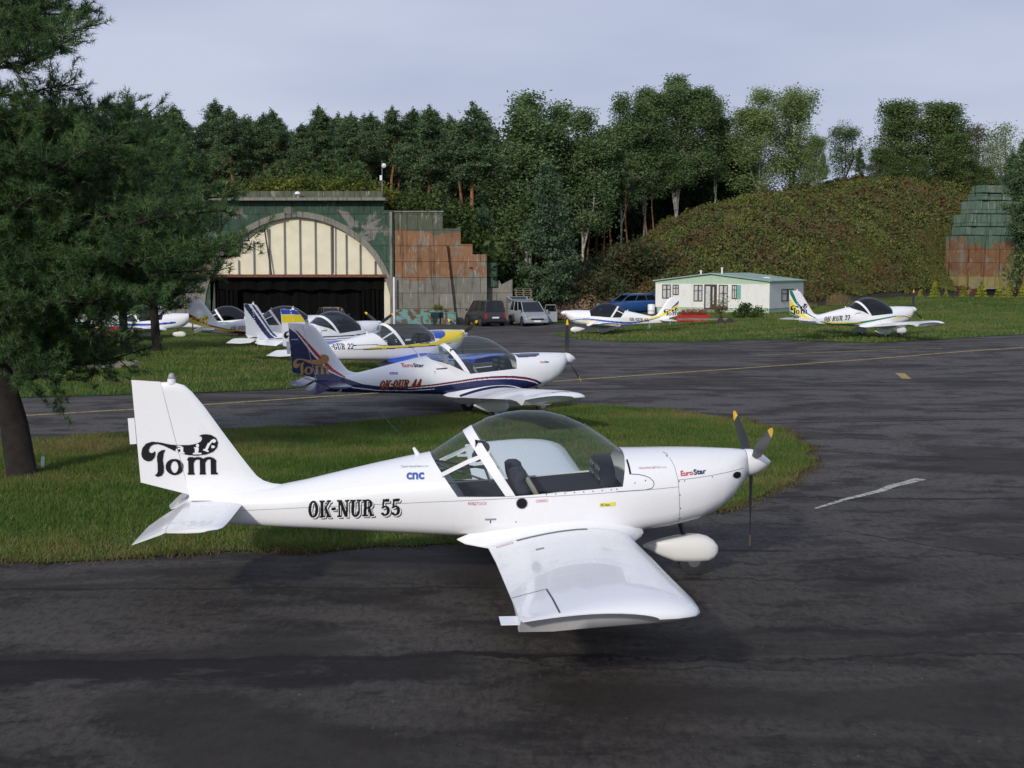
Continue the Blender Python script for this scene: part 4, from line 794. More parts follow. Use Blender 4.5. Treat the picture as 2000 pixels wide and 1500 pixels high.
def leafcloud(P, size, rg, flat=.5):
    """one small four-sided leaf clump per point, turned at random"""
    n = len(P); a = rg.normal(0, 1, (n, 3)); a /= np.linalg.norm(a, axis=1)[:, None]; b = rg.normal(0, 1, (n, 3)); b -= a*(a*b).sum(1)[:, None]; b /= np.linalg.norm(b, axis=1)[:, None]
    s = (size*(.6+.8*rg.random(n)))[:, None] if np.isscalar(size) else (size*(.6+.8*rg.random(n)))[:, None]
    V = np.stack([P-a*s, P-b*s*flat, P+a*s, P+b*s*flat], 1); return V.reshape(-1, 3), np.arange(n*4).reshape(-1, 4)
M['bramble'] = leafmat('bramble_leaves', [(.17, .10, .05), (.13, .115, .04), (.075, .13, .034), (.12, .17, .042), (.21, .19, .055)], .25, .22, .5)
M['scrub'] = leafmat('scrub_leaves', [(.044, .074, .022), (.074, .127, .026), (.150, .196, .037), (.240, .210, .037)], .25, .3, .5)
M['scrubdark'] = leafmat('dark_scrub_leaves', [(.085, .051, .027), (.060, .075, .027), (.051, .101, .030)], .25, .3, .5)
def cover(name, x0, x1, y0, y1, n, size, hgt, m, label, seed, zmin=.6):
    rg = np.random.default_rng(seed); p = np.column_stack([x0+(x1-x0)*rg.random(n), y0+(y1-y0)*rg.random(n)]); gr = np.abs(hill(p[:, 0], p[:, 1]+.3)-hill(p[:, 0], p[:, 1]-.3))/.6+np.abs(hill(p[:, 0]+.3, p[:, 1])-hill(p[:, 0]-.3, p[:, 1]))/.6; st_ = p[gr > 1.2]; p = np.concatenate([p]+[st_+rg.normal(0, .3, st_.shape) for _ in range(5)]); hz = hill(p[:, 0], p[:, 1]); k = (hz-G(p[:, 0], p[:, 1]) > zmin-.3+NZ(p[:, 0], p[:, 1], .5, 9)*.4); p = p[k]; hz = hz[k]
    lump = np.clip(.5+NZ(p[:, 0], p[:, 1], .45, 2)*1.2+NZ(p[:, 0], p[:, 1], 1.6, 4)*.8, .15, 2); z = hz+.06+NZ(p[:, 0], p[:, 1], .25, 3)*.35*sm(hz, .3, 2)+rg.random(len(p))**.6*hgt*lump
    V, F = leafcloud(np.column_stack([p, z]), size, rg, .6); return tag(fastmesh(name, V, F, m), label, 'undergrowth', kind='stuff')
cover('bank_undergrowth', 1.5, 52, 97, 140, 340000, .115, .8, M['bramble'], 'brambles and scrub covering the long bank behind the mobile home', 11)
cover('mound_undergrowth', -34, 3, 97.0, 122, 60000, .17, 1.3, M['scrub'], 'scrub on the earth mound above the hangar', 12)
# ------------------------------------------------------------------ trees
M['bark'] = simple('grey_brown_bark', (.085, .065, .05), .9, var=.5, scale=6, bump=.6); M['pinebark'] = simple('orange_pine_bark', (.26, .115, .055), .9, var=.45, scale=2.5, bump=.5)
M['birch'] = simple('pale_birch_bark', (.42, .41, .36), .85, var=.6, scale=3); M['nearbark'] = simple('dark_pine_bark', (.022, .017, .014), .95, var=.6, scale=9, bump=1)
M['pine'] = leafmat('pine_needles', [(.034, .068, .032), (.078, .138, .060), (.15, .22, .095)], .15, .7, .45); M['pineB'] = leafmat('blue_green_pine_needles', [(.034, .066, .036), (.065, .118, .060), (.12, .18, .09)], .15, .8, .45)
M['aspen'] = leafmat('aspen_leaves', [(.062, .115, .044), (.112, .190, .074), (.19, .27, .11)], .3, .45, .5); M['aspenL'] = leafmat('light_aspen_leaves', [(.13, .20, .07), (.21, .30, .10), (.30, .38, .17)], .35, .5, .5)
M['aspenM'] = leafmat('mid_green_leaves', [(.07, .12, .04), (.12, .19, .06), (.20, .26, .10)], .3, .5, .5)
M['sparse'] = leafmat('thin_autumn_leaves', [(.10, .09, .05), (.12, .13, .06), (.15, .18, .08)], .35, .2, .7); M['conifer'] = leafmat('golden_conifer', [(.189, .230, .027), (.324, .365, .041), (.432, .432, .068)], .2, 1, .6)
M['dead'] = leafmat('dead_brown_needles', [(.07, .045, .025), (.10, .07, .04)], .15, .3, .6)
def limbs(b, paths, m=0, n=5):
    for pts, r0, r1 in paths:
        k = len(pts); b.tube(pts, [r0+(r1-r0)*i/(k-1) for i in range(k)], n, m, caps=False)
def pine_proto(seed, H=16, cb=.45, spread=2.3, dens=1.0, leaf='pine', bark='pinebark', lean=0):
    rd = random.Random(seed); rg = np.random.default_rng(seed); b = MB(); tp = []; x = y = 0
    for i in range(9):
        tp.append((x, y, H*i/8*.98-.3)); x += rd.gauss(lean, .12); y += rd.gauss(0, .12)
    limbs(b, [(tp, .20, .03)], 0, 8); P = []; S = []
    nb = int(62*dens*(1-cb)/.5)
    for i in range(nb):
        f = cb+(1-cb)*((i+rd.random())/nb)**.9; z = H*f; k = min(7, int(f*8)); base = Vector(tp[k]).lerp(Vector(tp[min(8, k+1)]), f*8-k); u = (f-cb)/(1-cb)
        ln = spread*(1-u**1.6)*(.55+.6*rd.random())*(.55+.45*min(1, u*5))+.25; a = rd.random()*6.28; up = .1+.55*u+rd.gauss(0, .12)
        d = Vector((math.cos(a), math.sin(a), up)).normalized(); tip = base+d*ln; mid = base+d*ln*.5+Vector((0, 0, -.08*ln)); b.tube([base, mid, tip], [.045, .03, .01], 4, 0, caps=False)
        nt_ = int(7+7*ln)
        for j in range(nt_):
            t = .35+.7*rd.random(); c = base.lerp(tip, t)+Vector((rd.gauss(0, .28), rd.gauss(0, .28), rd.gauss(.05, .15)))*(.5+.25*ln); q = rg.normal(0, 1, (14, 3))*np.array([.22, .22, .15]); P.append(np.array(c)+q)
    for j in range(10): P.append(np.array([tp[8][0], tp[8][1], H*.98+rd.random()*.5])+rg.normal(0, 1, (8, 3))*np.array([.12, .12, .2]))
    P = np.concatenate(P); V, F = leafcloud(P, .115, rg, .45); 
    return dict(trunk=b.mesh([M[bark]], True), crown=_fm(V, F, M[leaf]), H=H)
def _fm(V, F, m):
    o = fastmesh('x', V, F, m); me = o.data; bpy.data.objects.remove(o); return me
def leafy_proto(seed, H=14, cb=.3, W_=3.2, leaf='aspen', bark='birch', n=60, per=130, size=.085, forks=4):
    rd = random.Random(seed); rg = np.random.default_rng(seed); b = MB(); P = []
    stems = []
    for s in range(forks):
        a = s*6.28/forks+rd.random(); sp = 0 if s == 0 else .35+.4*rd.random(); top = Vector((math.cos(a)*sp*W_*.7, math.sin(a)*sp*W_*.7, H*(1 if s == 0 else .75+.2*rd.random())))
        st = Vector((0, 0, H*(.0 if s == 0 else cb*rd.random()*.8+.05))); m1 = st.lerp(top, .5)+Vector((rd.gauss(0, .25), rd.gauss(0, .25), -.2)); stems.append((st, m1, top)); b.tube([st+Vector((0, 0, -.3 if s == 0 else 0)), m1, top], [.10 if s == 0 else .07, .055, .012], 6, 0, caps=False)
    for i in range(n):
        st, m1, top = rd.choice(stems); f = cb+(1-cb)*rd.random()**.8; z = f*H
        t = min(1, max(0, (z-st.z)/(top.z-st.z))); base = (st.lerp(m1, t*2) if t < .5 else m1.lerp(top, t*2-1)); u = (f-cb)/(1-cb); w = W_*math.sin(math.pi*min(1, .18+.82*u)**.8)**.7*(.45+.55*rd.random())*(1-.45*u**3)
        a = rd.random()*6.28; tip = base+Vector((math.cos(a)*w*.8, math.sin(a)*w*.8, .35*w+.2)); b.tube([base, base.lerp(tip, .5)+Vector((0, 0, .1)), tip], [.04, .025, .008], 4, 0, caps=False)
        for j in range(4):
            c = base.lerp(tip, .45+.6*rd.random()); r = .42+.3*rd.random(); q = np.clip(rg.normal(0, 1, (per//4, 3)), -1.5, 1.5)*np.array([r, r, r*1.1])*.75; P.append(np.array(c)+np.array([0, 0, .1])+q)
    P = np.concatenate(P); V, F = leafcloud(P, size, rg, .6); return dict(trunk=b.mesh([M[bark]], True), crown=_fm(V, F, M[leaf]), H=H)
def tree(pr, x, y, H, label, group=None, name='tree', z=None, rz=None, wide=1.0, cat='tree'):
    z = float(hill(np.array(x), np.array(y))) if z is None else z; s = H/pr['H']
    t = empty(name, (x, y, z-.1), rnd.random()*6.28 if rz is None else rz, label=label, cat=cat, group=group); t.scale = (s*wide, s*wide, s)
    link('trunk', pr['trunk'], t); link('crown', pr['crown'], t); return t
rnd = random.Random(5)
PP = [pine_proto(s, 16, c, w, d) for s, c, w, d in ((1, .45, 2.3, 1), (2, .55, 2.0, .9), (3, .35, 2.6, 1.15), (4, .5, 2.2, 1.0), (5, .62, 1.9, .8))]
def ztop(px_y, D): return CAM_H+(YH-px_y)*D/FPX
# named pines of the front row, picked out along the skyline from the left
frontp = [(352, 212, 118, 2), (425, 203, 121, 3), (458, 214, 117, 0), (492, 233, 122, 1), (522, 226, 119, 0), (547, 222, 124, 4), (590, 246, 118, 2), (634, 213, 120, 3), (650, 238, 125, 1), (689, 225, 117, 0), (722, 226, 123, 2), (768, 214, 119, 3), (806, 216, 121, 0), (845, 212, 116, 2), (905, 238, 114, 4), (936, 206, 113, 1)]
for px_, py_, D, k in frontp:
    x = HX(px_, D); zb = float(hill(np.array(x), np.array(D))); tree(PP[k], x, D, (ztop(py_, D)-zb)*1.0, 'tall pine in the front row behind the hangar', 'front row of pines behind the hangar', 'pine_tree', wide=1.45)
tree(PP[4], HX(433, 112), 112, ztop(262, 112)-8, 'half-dead brown pine with bare twisted top standing above the hangar mound', None, 'pine_tree').children[1].data = PP[4]['crown']
for row, (D, y0, st) in enumerate(((131, 238, 26), (142, 240, 27), (155, 246, 28), (170, 255, 30))):
    px_ = 170+row*9
    while px_ < 1440:
        top = y0+rnd.randint(-12, 28)+(55 if px_ > 960 else 0); x = HX(px_, D); zb = float(hill(np.array(x), np.array(D)))
        tree(PP[rnd.randint(0, 4)], x, D, ztop(top, D)-zb, 'dark pine of the dense wood behind the front trees', 'pines of the wood behind', 'pine_tree', wide=1.4); px_ += st+rnd.randint(-5, 5)
for px_ in range(985, 1300, 27):                                   # bare orange stems seen under the leafy crowns
    D = 118+rnd.random()*6; x = HX(px_+rnd.randint(-8, 8), D); tree(PP[4], x, D, ztop(300, D)-float(hill(np.array(x), np.array(D))), 'slender pine with bare orange stem under the leafy trees', 'orange-stemmed pines among the birches', 'pine_tree', wide=.8)
AS = [leafy_proto(21, 15, .30, 3.0, 'aspen', 'birch', 130, 280), leafy_proto(22, 15, .32, 2.6, 'aspen', 'birch', 110, 260), leafy_proto(23, 16, .24, 4.4, 'aspen', 'birch', 210, 320, forks=6)]
AR = leafy_proto(24, 10, .03, 2.6, 'aspenM', 'birch', 130, 190)
AL = [leafy_proto(31, 12, .04, 3.2, 'aspenL', 'birch', 120, 210, .085, forks=5), leafy_proto(32, 12, .04, 2.6, 'aspenL', 'birch', 100, 200, .085, forks=4)]
SPA = [leafy_proto(41, 9, .05, 2.4, 'sparse', 'bark', 60, 90, .08), leafy_proto(42, 9, .05, 2.4, 'aspenL', 'birch', 60, 90, .08)]
DK = leafy_proto(51, 10, .1, 2.6, 'aspen', 'bark', 60, 170)
for pr, px_, py_, D, wd, lab in ((AS[0], 1028, 180, 116, 1.0, 'broad dark-green aspen left of the tall group, pale stem down to the ground'), (AS[1], 1092, 192, 119, .95, 'narrow aspen between two broader crowns, thin pale stem'), (AS[1], 1138, 206, 117, .9, 'yellowish-green aspen at the right of the left-hand leafy group'),
                                 (AS[1], 1212, 178, 121, .8, 'slim aspen with two pale spires left of the tallest tree'), (AS[2], 1318, 146, 125, 1.0, 'tallest broad aspen in the wood with forked white stems'), (AS[0], 1255, 172, 124, .85, 'aspen close against the left side of the tallest tree'), (AS[0], 1392, 205, 127, .9, 'dark leafy tree at the right side of the tallest aspen'),
                                 (AL[0], 1478, 176, 126, 1.0, 'light-green birch with white stems on the crest, left of a pair'), (AL[1], 1540, 170, 128, 1.05, 'light-green birch with slanting white boughs on the crest, right of a pair'), (AL[1], 1583, 262, 125, 1.0, 'low light-green birch leaning out over the bank crest'),
                                 (DK, 1642, 240, 133, 1.0, 'dark bushy tree standing alone in the skyline gap'), (AR, 1758, 195, 134, 1.2, 'tall green aspen right of the skyline gap'), (AR, 1815, 198, 135, 1.3, 'rounded green aspen next to the tall one, right of the gap'), (AR, 1862, 262, 132, 1.5, 'shorter green tree sloping down from the rounded aspen'),
                                 (SPA[0], 1898, 236, 134, 1.1, 'thin half-bare tree with purplish twigs'), (SPA[1], 1950, 238, 134, 1.1, 'thin pale-leaved tree near the right edge'), (SPA[1], 1925, 270, 132, 1.0, 'small thin tree below the half-bare one')):
    x = HX(px_, D); zb = float(hill(np.array(x), np.array(D))); tree(pr, x, D, (ztop(py_, D)-zb)*.93, lab, name='leafy_tree', wide=wd*1.5)
for px_, py_, D in ((1600, 300, 131), (1672, 290, 128), (1690, 345, 126), (1720, 330, 128), (1995, 265, 108), (1965, 300, 117)):
    x = HX(px_, D); zb = float(hill(np.array(x), np.array(D))); tree(PP[2], x, D, ztop(py_, D)-zb, {1600: 'small dark pine behind the light birches', 1672: 'small dark pine under the lone bushy tree', 1690: 'lowest dark pine in the skyline gap', 1720: 'dark pine at the foot of the tall aspen, right of the gap', 1995: 'pine at the right edge of the picture', 1965: 'pine behind the right-hand shelter'}[px_], name='pine_tree')
PB = pine_proto(77, 11, .10, 2.1, .75, 'pineB', 'bark')
x = HX(1073, 99); tree(PB, x, 98.5, ztop(325, 98.5)+1.0, 'blue-green spruce-like pine standing alone before the wood', name='pine_tree', z=float(G(x, 98))-.0)
PB2 = pine_proto(78, 9, .4, 1.7, 1.2, 'pineB', 'pinebark')
x = HX(945, 104); tree(PB2, x, 104, ztop(395, 104)-3.5, 'short blue-green pine just above the stepped wall', name='pine_tree', z=3.2)
# shrubs
def shrub_proto(seed, leaf, W_=1.2, H=1.6, n=26, per=60, size=.09):
    rd = random.Random(seed); rg = np.random.default_rng(seed); b = MB(); P = []
    for i in range(n):
        a = rd.random()*6.28; r = W_*math.sqrt(rd.random()); z = H*(.25+.75*rd.random())*(1-.35*(r/W_)**2); c = Vector((math.cos(a)*r, math.sin(a)*r, z)); b.tube([(0, 0, -.1), (c.x*.45, c.y*.45, z*.55), c], [.025, .016, .006], 4, 0, caps=False)
        q = rg.normal(0, 1, (per, 3))*np.array([.24, .24, .24])*W_*.8; P.append(np.array(c)+q)
    P = np.concatenate(P); P = P[P[:, 2] > .02]; V, F = leafcloud(P, size, rg, .6); return dict(trunk=b.mesh([M['bark']], True), crown=_fm(V, F, M[leaf]), H=H)
M['shrubY'] = leafmat('yellow_green_shrub', [(.06, .085, .015), (.11, .14, .02), (.20, .20, .03)], .3, .5, .5); M['shrubG'] = leafmat('green_shrub', [(.028, .055, .016), (.055, .098, .026), (.10, .150, .040)], .3, .5, .5)
SH = [shrub_proto(61, 'shrubY', 1.5, 2.0, 34, 80), shrub_proto(62, 'shrubG', 1.4, 2.2, 34, 80), shrub_proto(63, 'shrubG', 1.2, 1.4, 26, 70)]
for i, (px_, py_, k, D) in enumerate(((495, 345, 1, 100), (520, 352, 0, 99.5), (548, 348, 0, 100), (575, 352, 0, 99.3), (603, 345, 0, 100), (632, 342, 1, 101), (655, 346, 0, 99.5), (680, 330, 1, 102), (704, 340, 1, 100), (728, 352, 0, 99), (600, 322, 1, 104), (560, 325, 1, 105), (645, 318, 1, 105), (770, 372, 1, 101), (795, 372, 1, 100.5), (822, 376, 1, 100), (850, 378, 1, 100.5), (875, 392, 1, 101), (905, 440, 0, 101), (925, 452, 2, 100.5), (960, 500, 2, 101), (985, 520, 2, 101.5))):
    x = HX(px_, D); zb = float(hill(np.array(x), np.array(D))); h = max(1.4, ztop(py_, D)-zb)
    tree(SH[k], x, D, h, ['yellow-green bush on top of the hangar mound', 'dark-green bush growing on the hangar mound', 'low green bush beside the stepped wall'][k if px_ < 900 else 2], ['yellow-green bushes on the mound', 'dark-green bushes on the mound', 'bushes beside the stepped wall'][k if px_ < 900 else 2], 'bush', wide=1.1, cat='bush')
DS = shrub_proto(66, 'scrubdark' if 'scrubdark' in M else 'shrubG', 1.8, 2.4, 44, 90)
for i in range(26):
    x = rnd.uniform(.5, 10.5); y = rnd.uniform(99.5, 108); tree(DS, x, y, rnd.uniform(1.8, 3.4), 'dark reddish-brown thicket bush at the edge of the wood', 'thicket at the foot of the wood', 'bush', cat='bush', z=float(hill(np.array(x), np.array(y))))
M['under'] = leafmat('dark_understorey_leaves', [(.022, .042, .016), (.040, .072, .026), (.065, .105, .036)], .25, .5, .5); UP = leafy_proto(25, 5, .02, 1.9, 'under', 'bark', 70, 150, .075)
for i in range(34):
    px_ = rnd.uniform(1040, 1470); D = rnd.uniform(128, 140); x = HX(px_, D); tree(UP, x, D, rnd.uniform(4, 6.5), 'dark understorey bush deep in the wood behind the birch stems', 'understorey bushes in the wood', 'bush', cat='bush', wide=1.2)
for px_, h_, lab in ((1710, 3.4, 'green bush at the left foot of the tall tree right of the skyline gap'), (1742, 2.6, 'low bush under the tall green tree on the crest'), (1790, 2.8, 'low bush between the two tall trees on the crest'), (1880, 3.2, 'bush on the crest beside the thin half-bare tree'), (1915, 3.0, 'bush on the crest just left of the stepped shelter wall')):
    x = HX(px_, 131); tree(AR, x, 131, h_, lab, name='bush', cat='bush', wide=2.2)
RB = leafy_proto(71, 6, .02, 2.2, 'aspenM', 'bark', 60, 150, .10)
for x, y, h, lab in ((43.0, 108.6, 8.6, 'green leafy tree partly hiding the right-hand stepped wall'), (43.4, 106.5, 4.4, 'lower green bushy tree before the right-hand stepped wall, at the picture edge')): tree(RB, x, y, h, lab, name='leafy_tree', z=float(G(x, y)), wide=.8)
def cone_proto(seed):
    rg = np.random.default_rng(seed); n = 2200; z = rg.random(n); r = (1-z)**.8*.36*np.sqrt(rg.random(n)*.6+.4)*(1+.25*np.sin(z*30)); a = rg.random(n)*6.28; P = np.column_stack([r*np.cos(a), r*np.sin(a), .05+z*1.25]); V, F = leafcloud(P, .05, rg, .5)
    return dict(trunk=MB().tube([(0, 0, -.1), (0, 0, .5)], .03, 5).mesh([M['bark']]), crown=_fm(V, F, M['conifer']), H=1.3)
CP = cone_proto(1)
for px_, py_, D, h, lab in ((1795, 577, 106, .75, 'small round golden conifer, leftmost of the row by the right shelter'), (1824, 576, 106.5, 1.35, 'pointed golden conifer, second from the left of the row'), (1846, 577, 107, .7, 'low golden conifer right of the pointed one at the left end'), (1880, 578, 107.5, 1.05, 'golden conifer in front of the base corner of the right shelter'),
                        (1915, 580, 106.5, 1.4, 'tallest golden conifer, before the dark opening of the right shelter'), (1950, 580, 107, 1.2, 'golden conifer right of the dark opening'), (1968, 581, 107.5, 1.0, 'golden conifer near the right edge'), (1994, 583, 107, 1.1, 'golden conifer at the right edge')):
    x = HX(px_, D); tree(CP, x, D, h, lab, 'golden conifers by the right shelter', 'conifer_shrub', z=float(G(x, D)), wide=1.2, cat='shrub')
# ------------------------------------------------------------------ hangar
def concrete(kind):
    def b(t):
        pos = N(t, 'ShaderNodeNewGeometry').outputs['Position']; sp = N(t, 'ShaderNodeSeparateXYZ'); t.links.new(pos, sp.inputs[0])
        n1 = noise(t, .35, 4, pos, dist=.8); n2 = noise(t, 2.2, 5, pos); n3 = noise(t, 5, 6, pos, stretch=(1.6, 1.6, .25)); n4 = noise(t, .9, 6, pos, rough=.7, dist=.5)
        grey = mixc(t, n2, (.15, .145, .125), (.29, .28, .245)); green = mixc(t, n2, (.035, .075, .052), (.075, .125, .09)); olive = mixc(t, n2, (.085, .105, .07), (.14, .155, .11)); brown = mixc(t, n2, (.19, .095, .05), (.32, .18, .10))
        zz = mth(t, 'ADD', sp.outputs[2], mth(t, 'MULTIPLY', mth(t, 'SUBTRACT', n1, .5), 3.2))
        if kind == 'wall':
            c = mixc(t, ramp(t, mth(t, 'DIVIDE', zz, 8.0), [(.275, 0), (.285, 1)]), grey, brown); c = mixc(t, ramp(t, mth(t, 'DIVIDE', zz, 8.0), [(.645, 0), (.66, 1)]), c, olive)
        elif kind == 'right':
            c = mixc(t, ramp(t, mth(t, 'DIVIDE', zz, 10.0), [(.10, 0), (.11, 1)]), (.13, .05, .04), mixc(t, n2, (.24, .20, .08), (.32, .27, .12))); c = mixc(t, ramp(t, mth(t, 'DIVIDE', zz, 10.0), [(.25, 0), (.26, 1)]), c, brown); c = mixc(t, ramp(t, mth(t, 'DIVIDE', zz, 10.0), [(.50, 0), (.52, 1)]), c, mixc(t, n2, (.08, .15, .11), (.15, .22, .17)))
        elif kind == 'facade':
            c = mixc(t, ramp(t, n1, [(.60, 0), (.62, 1)]), green, grey)
        else: c = grey
        c = mixc(t, ramp(t, n4, [(.56, 0), (.60, .8)]), c, grey)
        c = mixc(t, ramp(t, n3, [(.60, 0), (.70, .75 if kind in ('wall', 'right') else .35)]), c, (.42, .42, .38))
        c = mixc(t, ramp(t, noise(t, 4, 6, pos, stretch=(1.2, 1.2, .12)), [(.55, 0), (.75, .8)]), c, (.03, .03, .026))
        cb = N(t, 'ShaderNodeCombineXYZ'); t.links.new(sp.outputs[0], cb.inputs[0]); t.links.new(sp.outputs[2], cb.inputs[1])
        if kind != 'plain':
            br = N(t, 'ShaderNodeTexBrick', offset=0.5); br.inputs['Scale'].default_value = 1; br.inputs['Mortar Size'].default_value = .018; br.inputs['Mortar Smooth'].default_value = .2; br.inputs['Brick Width'].default_value = 2.3; br.inputs['Row Height'].default_value = 1.15
            br.inputs['Color1'].default_value = (1, 1, 1, 1); br.inputs['Color2'].default_value = (.8, .8, .8, 1); br.inputs['Mortar'].default_value = (.18, .17, .15, 1); t.links.new(cb.outputs[0], br.inputs['Vector'])
            c = mixc(t, 1.0, c, br.outputs['Color'], 'MULTIPLY')
        return prin(t, c, .9, spec=.2, bump=n2, bstr=.6, bdist=.05)
    return shader('camouflaged_concrete_'+kind, b)
for k in ('wall', 'right', 'facade', 'plain'): M['c_'+k] = concrete(k)
M['cream'] = simple('cream_cladding', (.76, .71, .54), .7, var=.10, scale=1.2); M['rust'] = simple('rusty_steel', (.17, .065, .035), .85, var=.5, scale=5); M['turq'] = shader('peeling_turquoise', lambda t: prin(t, mixc(t, ramp(t, noise(t, 2.5, 6, rough=.7), [(.50, 0), (.54, 1)]), (.13, .30, .27), (.13, .06, .035)), .8))
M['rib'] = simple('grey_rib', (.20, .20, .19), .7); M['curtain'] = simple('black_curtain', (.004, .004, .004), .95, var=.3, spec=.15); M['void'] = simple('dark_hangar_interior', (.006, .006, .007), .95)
HY = 96.0; HS = FPX/HY
hp = lambda px_, py_: ((px_-1000)/HS, CAM_H-(py_-YH)/HS)
GZ = float(G(-15, 96))-.15
def mirror(pts, c=583): return pts+[(2*c-x, y) for x, y in reversed(pts[1:])]
arch = [(583, 425), (605, 427), (628, 432), (650, 440), (672, 451), (693, 465), (712, 481), (730, 502), (744, 525), (755, 550), (762, 575), (765, 600), (766, 645)]
hg = empty('hangar', (0, HY, 0), label='old camouflage-painted concrete aircraft shelter with cream arched front and black open doorway', cat='hangar')
def wallplate(name, outer, holes, y0, depth, m, par, ll=None):
    vs, fs = plate([hp(*p) for p in outer], [[hp(*p) for p in h] for h in holes], depth); vs = [(x, y+y0+depth/2, z) for x, y, z in vs]
    return MB().add(vs, fs).build(name, m, par)
ai = mirror(arch)
wallplate('facade', [(412, 645), (412, 412), (441, 412), (441, 394), (751, 394), (751, 412), (770, 412), (770, 645)], [ai], 0, .9, M['c_facade'], hg)
ao = []
for i, (x, y) in enumerate(arch):
    a, b_ = arch[max(0, i-1)], arch[min(len(arch)-1, i+1)]; d = math.dist(a, b_); nx, ny = (b_[1]-a[1])/d, -(b_[0]-a[0])/d
    ao.append((583, 414) if i == 0 else (x+nx*11 if i < 9 else min(x+nx*11, 769), y+ny*11))
ring_r = mirror(ao)+list(reversed(mirror(arch))); wallplate('arch_ring', ring_r, [], -.10, .30, M['c_plain'], hg)
wallplate('parapet', [(468, 389), (468, 375), (750, 375), (750, 389)], [], .1, .5, M['c_wall'], hg)
wallplate('cornice', [(352, 394), (352, 388.5), (756, 388.5), (756, 394)], [], -.75, 1.7, M['c_plain'], hg)
up = [p for p in arch if p[1] < 532]+[(748, 537)]; wallplate('cream_front', mirror(up), [], .35, .15, M['cream'], hg)
def rib(px_, py0, py1, px2=None, w=.10, m='rib', y0=.22): 
    a, b_ = hp(px_, py0), hp(px2 if px2 else px_, py1); return MB().tube([(a[0], y0, a[1]), (b_[0], y0, b_[1])], w/2, 6).build('rib', M[m], hg)
for x, y0 in ((467, 508), (497, 470), (527, 447), (557, 433), (587, 428), (617, 431), (648, 441), (677, 458), (704, 477), (733, 510)): rib(x, y0, 537)
for x in (467, 733): pass
rib(518, 436, 536, 532, .11, 'darkmetal', .02); rib(653, 436, 534, 652, .11, 'darkmetal', .02)
b_ = MB(); a0, a1 = hp(410, 538), hp(755, 538); b_.box(((a0[0]+a1[0])/2, .0, a0[1]), (a1[0]-a0[0], .35, .16)); b_.box(((a0[0]+a1[0])/2, -.05, a0[1]-.10), (a1[0]-a0[0], .5, .05)); b_.build('lintel_beam', M['rust'], hg)
wallplate('cream_side_panel', [(750, 541), (751, 541), (758, 562), (763, 585), (764.5, 645), (750, 645)], [], .35, .15, M['cream'], hg); wallplate('cream_side_panel', [(402, 645), (403, 590), (408, 565), (416, 550), (419, 550), (419, 645)], [], .35, .15, M['cream'], hg)
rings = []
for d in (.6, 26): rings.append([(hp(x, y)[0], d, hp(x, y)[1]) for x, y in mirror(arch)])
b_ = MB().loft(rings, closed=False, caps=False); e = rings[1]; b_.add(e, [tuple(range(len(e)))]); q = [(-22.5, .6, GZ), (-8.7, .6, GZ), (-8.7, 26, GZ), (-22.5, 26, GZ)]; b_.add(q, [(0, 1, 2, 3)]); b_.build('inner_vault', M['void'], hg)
def curtain(px0, px1, y0, y1, wav=.12, nf=9, yy=.28):
    b = MB(); k = 60; a = hp(px0, y0); c = hp(px1, y1); V = []
    for i in range(k+1):
        x = a[0]+(c[0]-a[0])*i/k; o = wav*math.sin(i/k*nf*6.28)+wav*.5*math.sin(i/k*nf*2.3*6.28); V += [(x, yy+o*.5, a[1]), (x, yy+.1+o, c[1]+.06*math.sin(i*.7))]
    b.add(V, [(2*i, 2*i+1, 2*i+3, 2*i+2) for i in range(k)]); return b.build('curtain', M['curtain'], hg, True)
curtain(410, 756, 541, 648, nf=14, yy=.9); curtain(419, 750, 541, 566); curtain(419, 464, 566, 640, nf=5, yy=.35); curtain(704, 750, 566, 640, nf=5, yy=.35)
b_ = MB(); a = hp(771, 541); b_.tube([(a[0], -.35, GZ), (a[0], -.35, a[1])], .075, 8).build('white_pole', M['white'], hg)
a = hp(587, 383); tag(MB().lathe([(.30, .02), (.25, .16), (.12, .22), (.08, .20)], (a[0], HY-.5, a[1]-.05), 'Z', 14).tube([(a[0], HY-.3, a[1]-.28), (a[0], HY-.5, a[1]+.1)], .04, 6).tube([(a[0], HY-.5, a[1]+.2), (a[0], HY-.5, a[1]+.05)], .08, 8).build('floodlight', M['white'], None, True), 'white dome lamp fixed to the middle of the hangar cornice', 'lamp')
mst = empty('weather_mast', (hp(748, 375)[0], HY+.3, hp(748, 388)[1]), label='thin mast with white box and small dish on the right end of the hangar roof', cat='mast')
MB().tube([(0, 0, -.1), (0, 0, 2.7)], [.035, .02], 6).build('pole', M['metal'], mst); MB().box((-.08, -.08, 1.45), (.16, .14, .36)).build('box', M['white'], mst, bevel=.01); MB().lathe([(0, .02), (.06, .12), (.1, .17)], (.12, -.05, 2.35), 'Y', 12).tube([(0, 0, 2.35), (.16, 0, 2.35)], .03, 6).build('dish', M['white'], mst)
ww = empty('wing_wall', (0, HY, 0), label='stepped retaining wall right of the hangar with green, orange-brown and grey panels', cat='wall')
wallplate('wall', [(772, 645), (772, 415), (865, 415), (865, 447), (900, 447), (900, 477), (923, 477), (923, 497), (951, 497), (951, 645)], [], .15, 1.0, M['c_wall'], ww)
wallplate('pilaster', [(762.5, 645), (762.5, 415), (767.5, 415), (767.5, 545), (769, 545), (769, 645)], [], -.12, .26, M['c_plain'], ww)
rb_ = wallplate('buttress', [(862, 640), (859, 478), (873, 478), (891, 640)], [], -.35, .5, M['c_wall'], ww)
wallplate('coping', [(771, 415.5), (771, 413), (867, 413), (867, 415.5)], [], .05, 1.2, M['c_plain'], ww)
wallplate('base_strip', [(774, 640), (774, 604), (859, 604), (859, 640)], [], -.28, .42, M['turq'], ww)
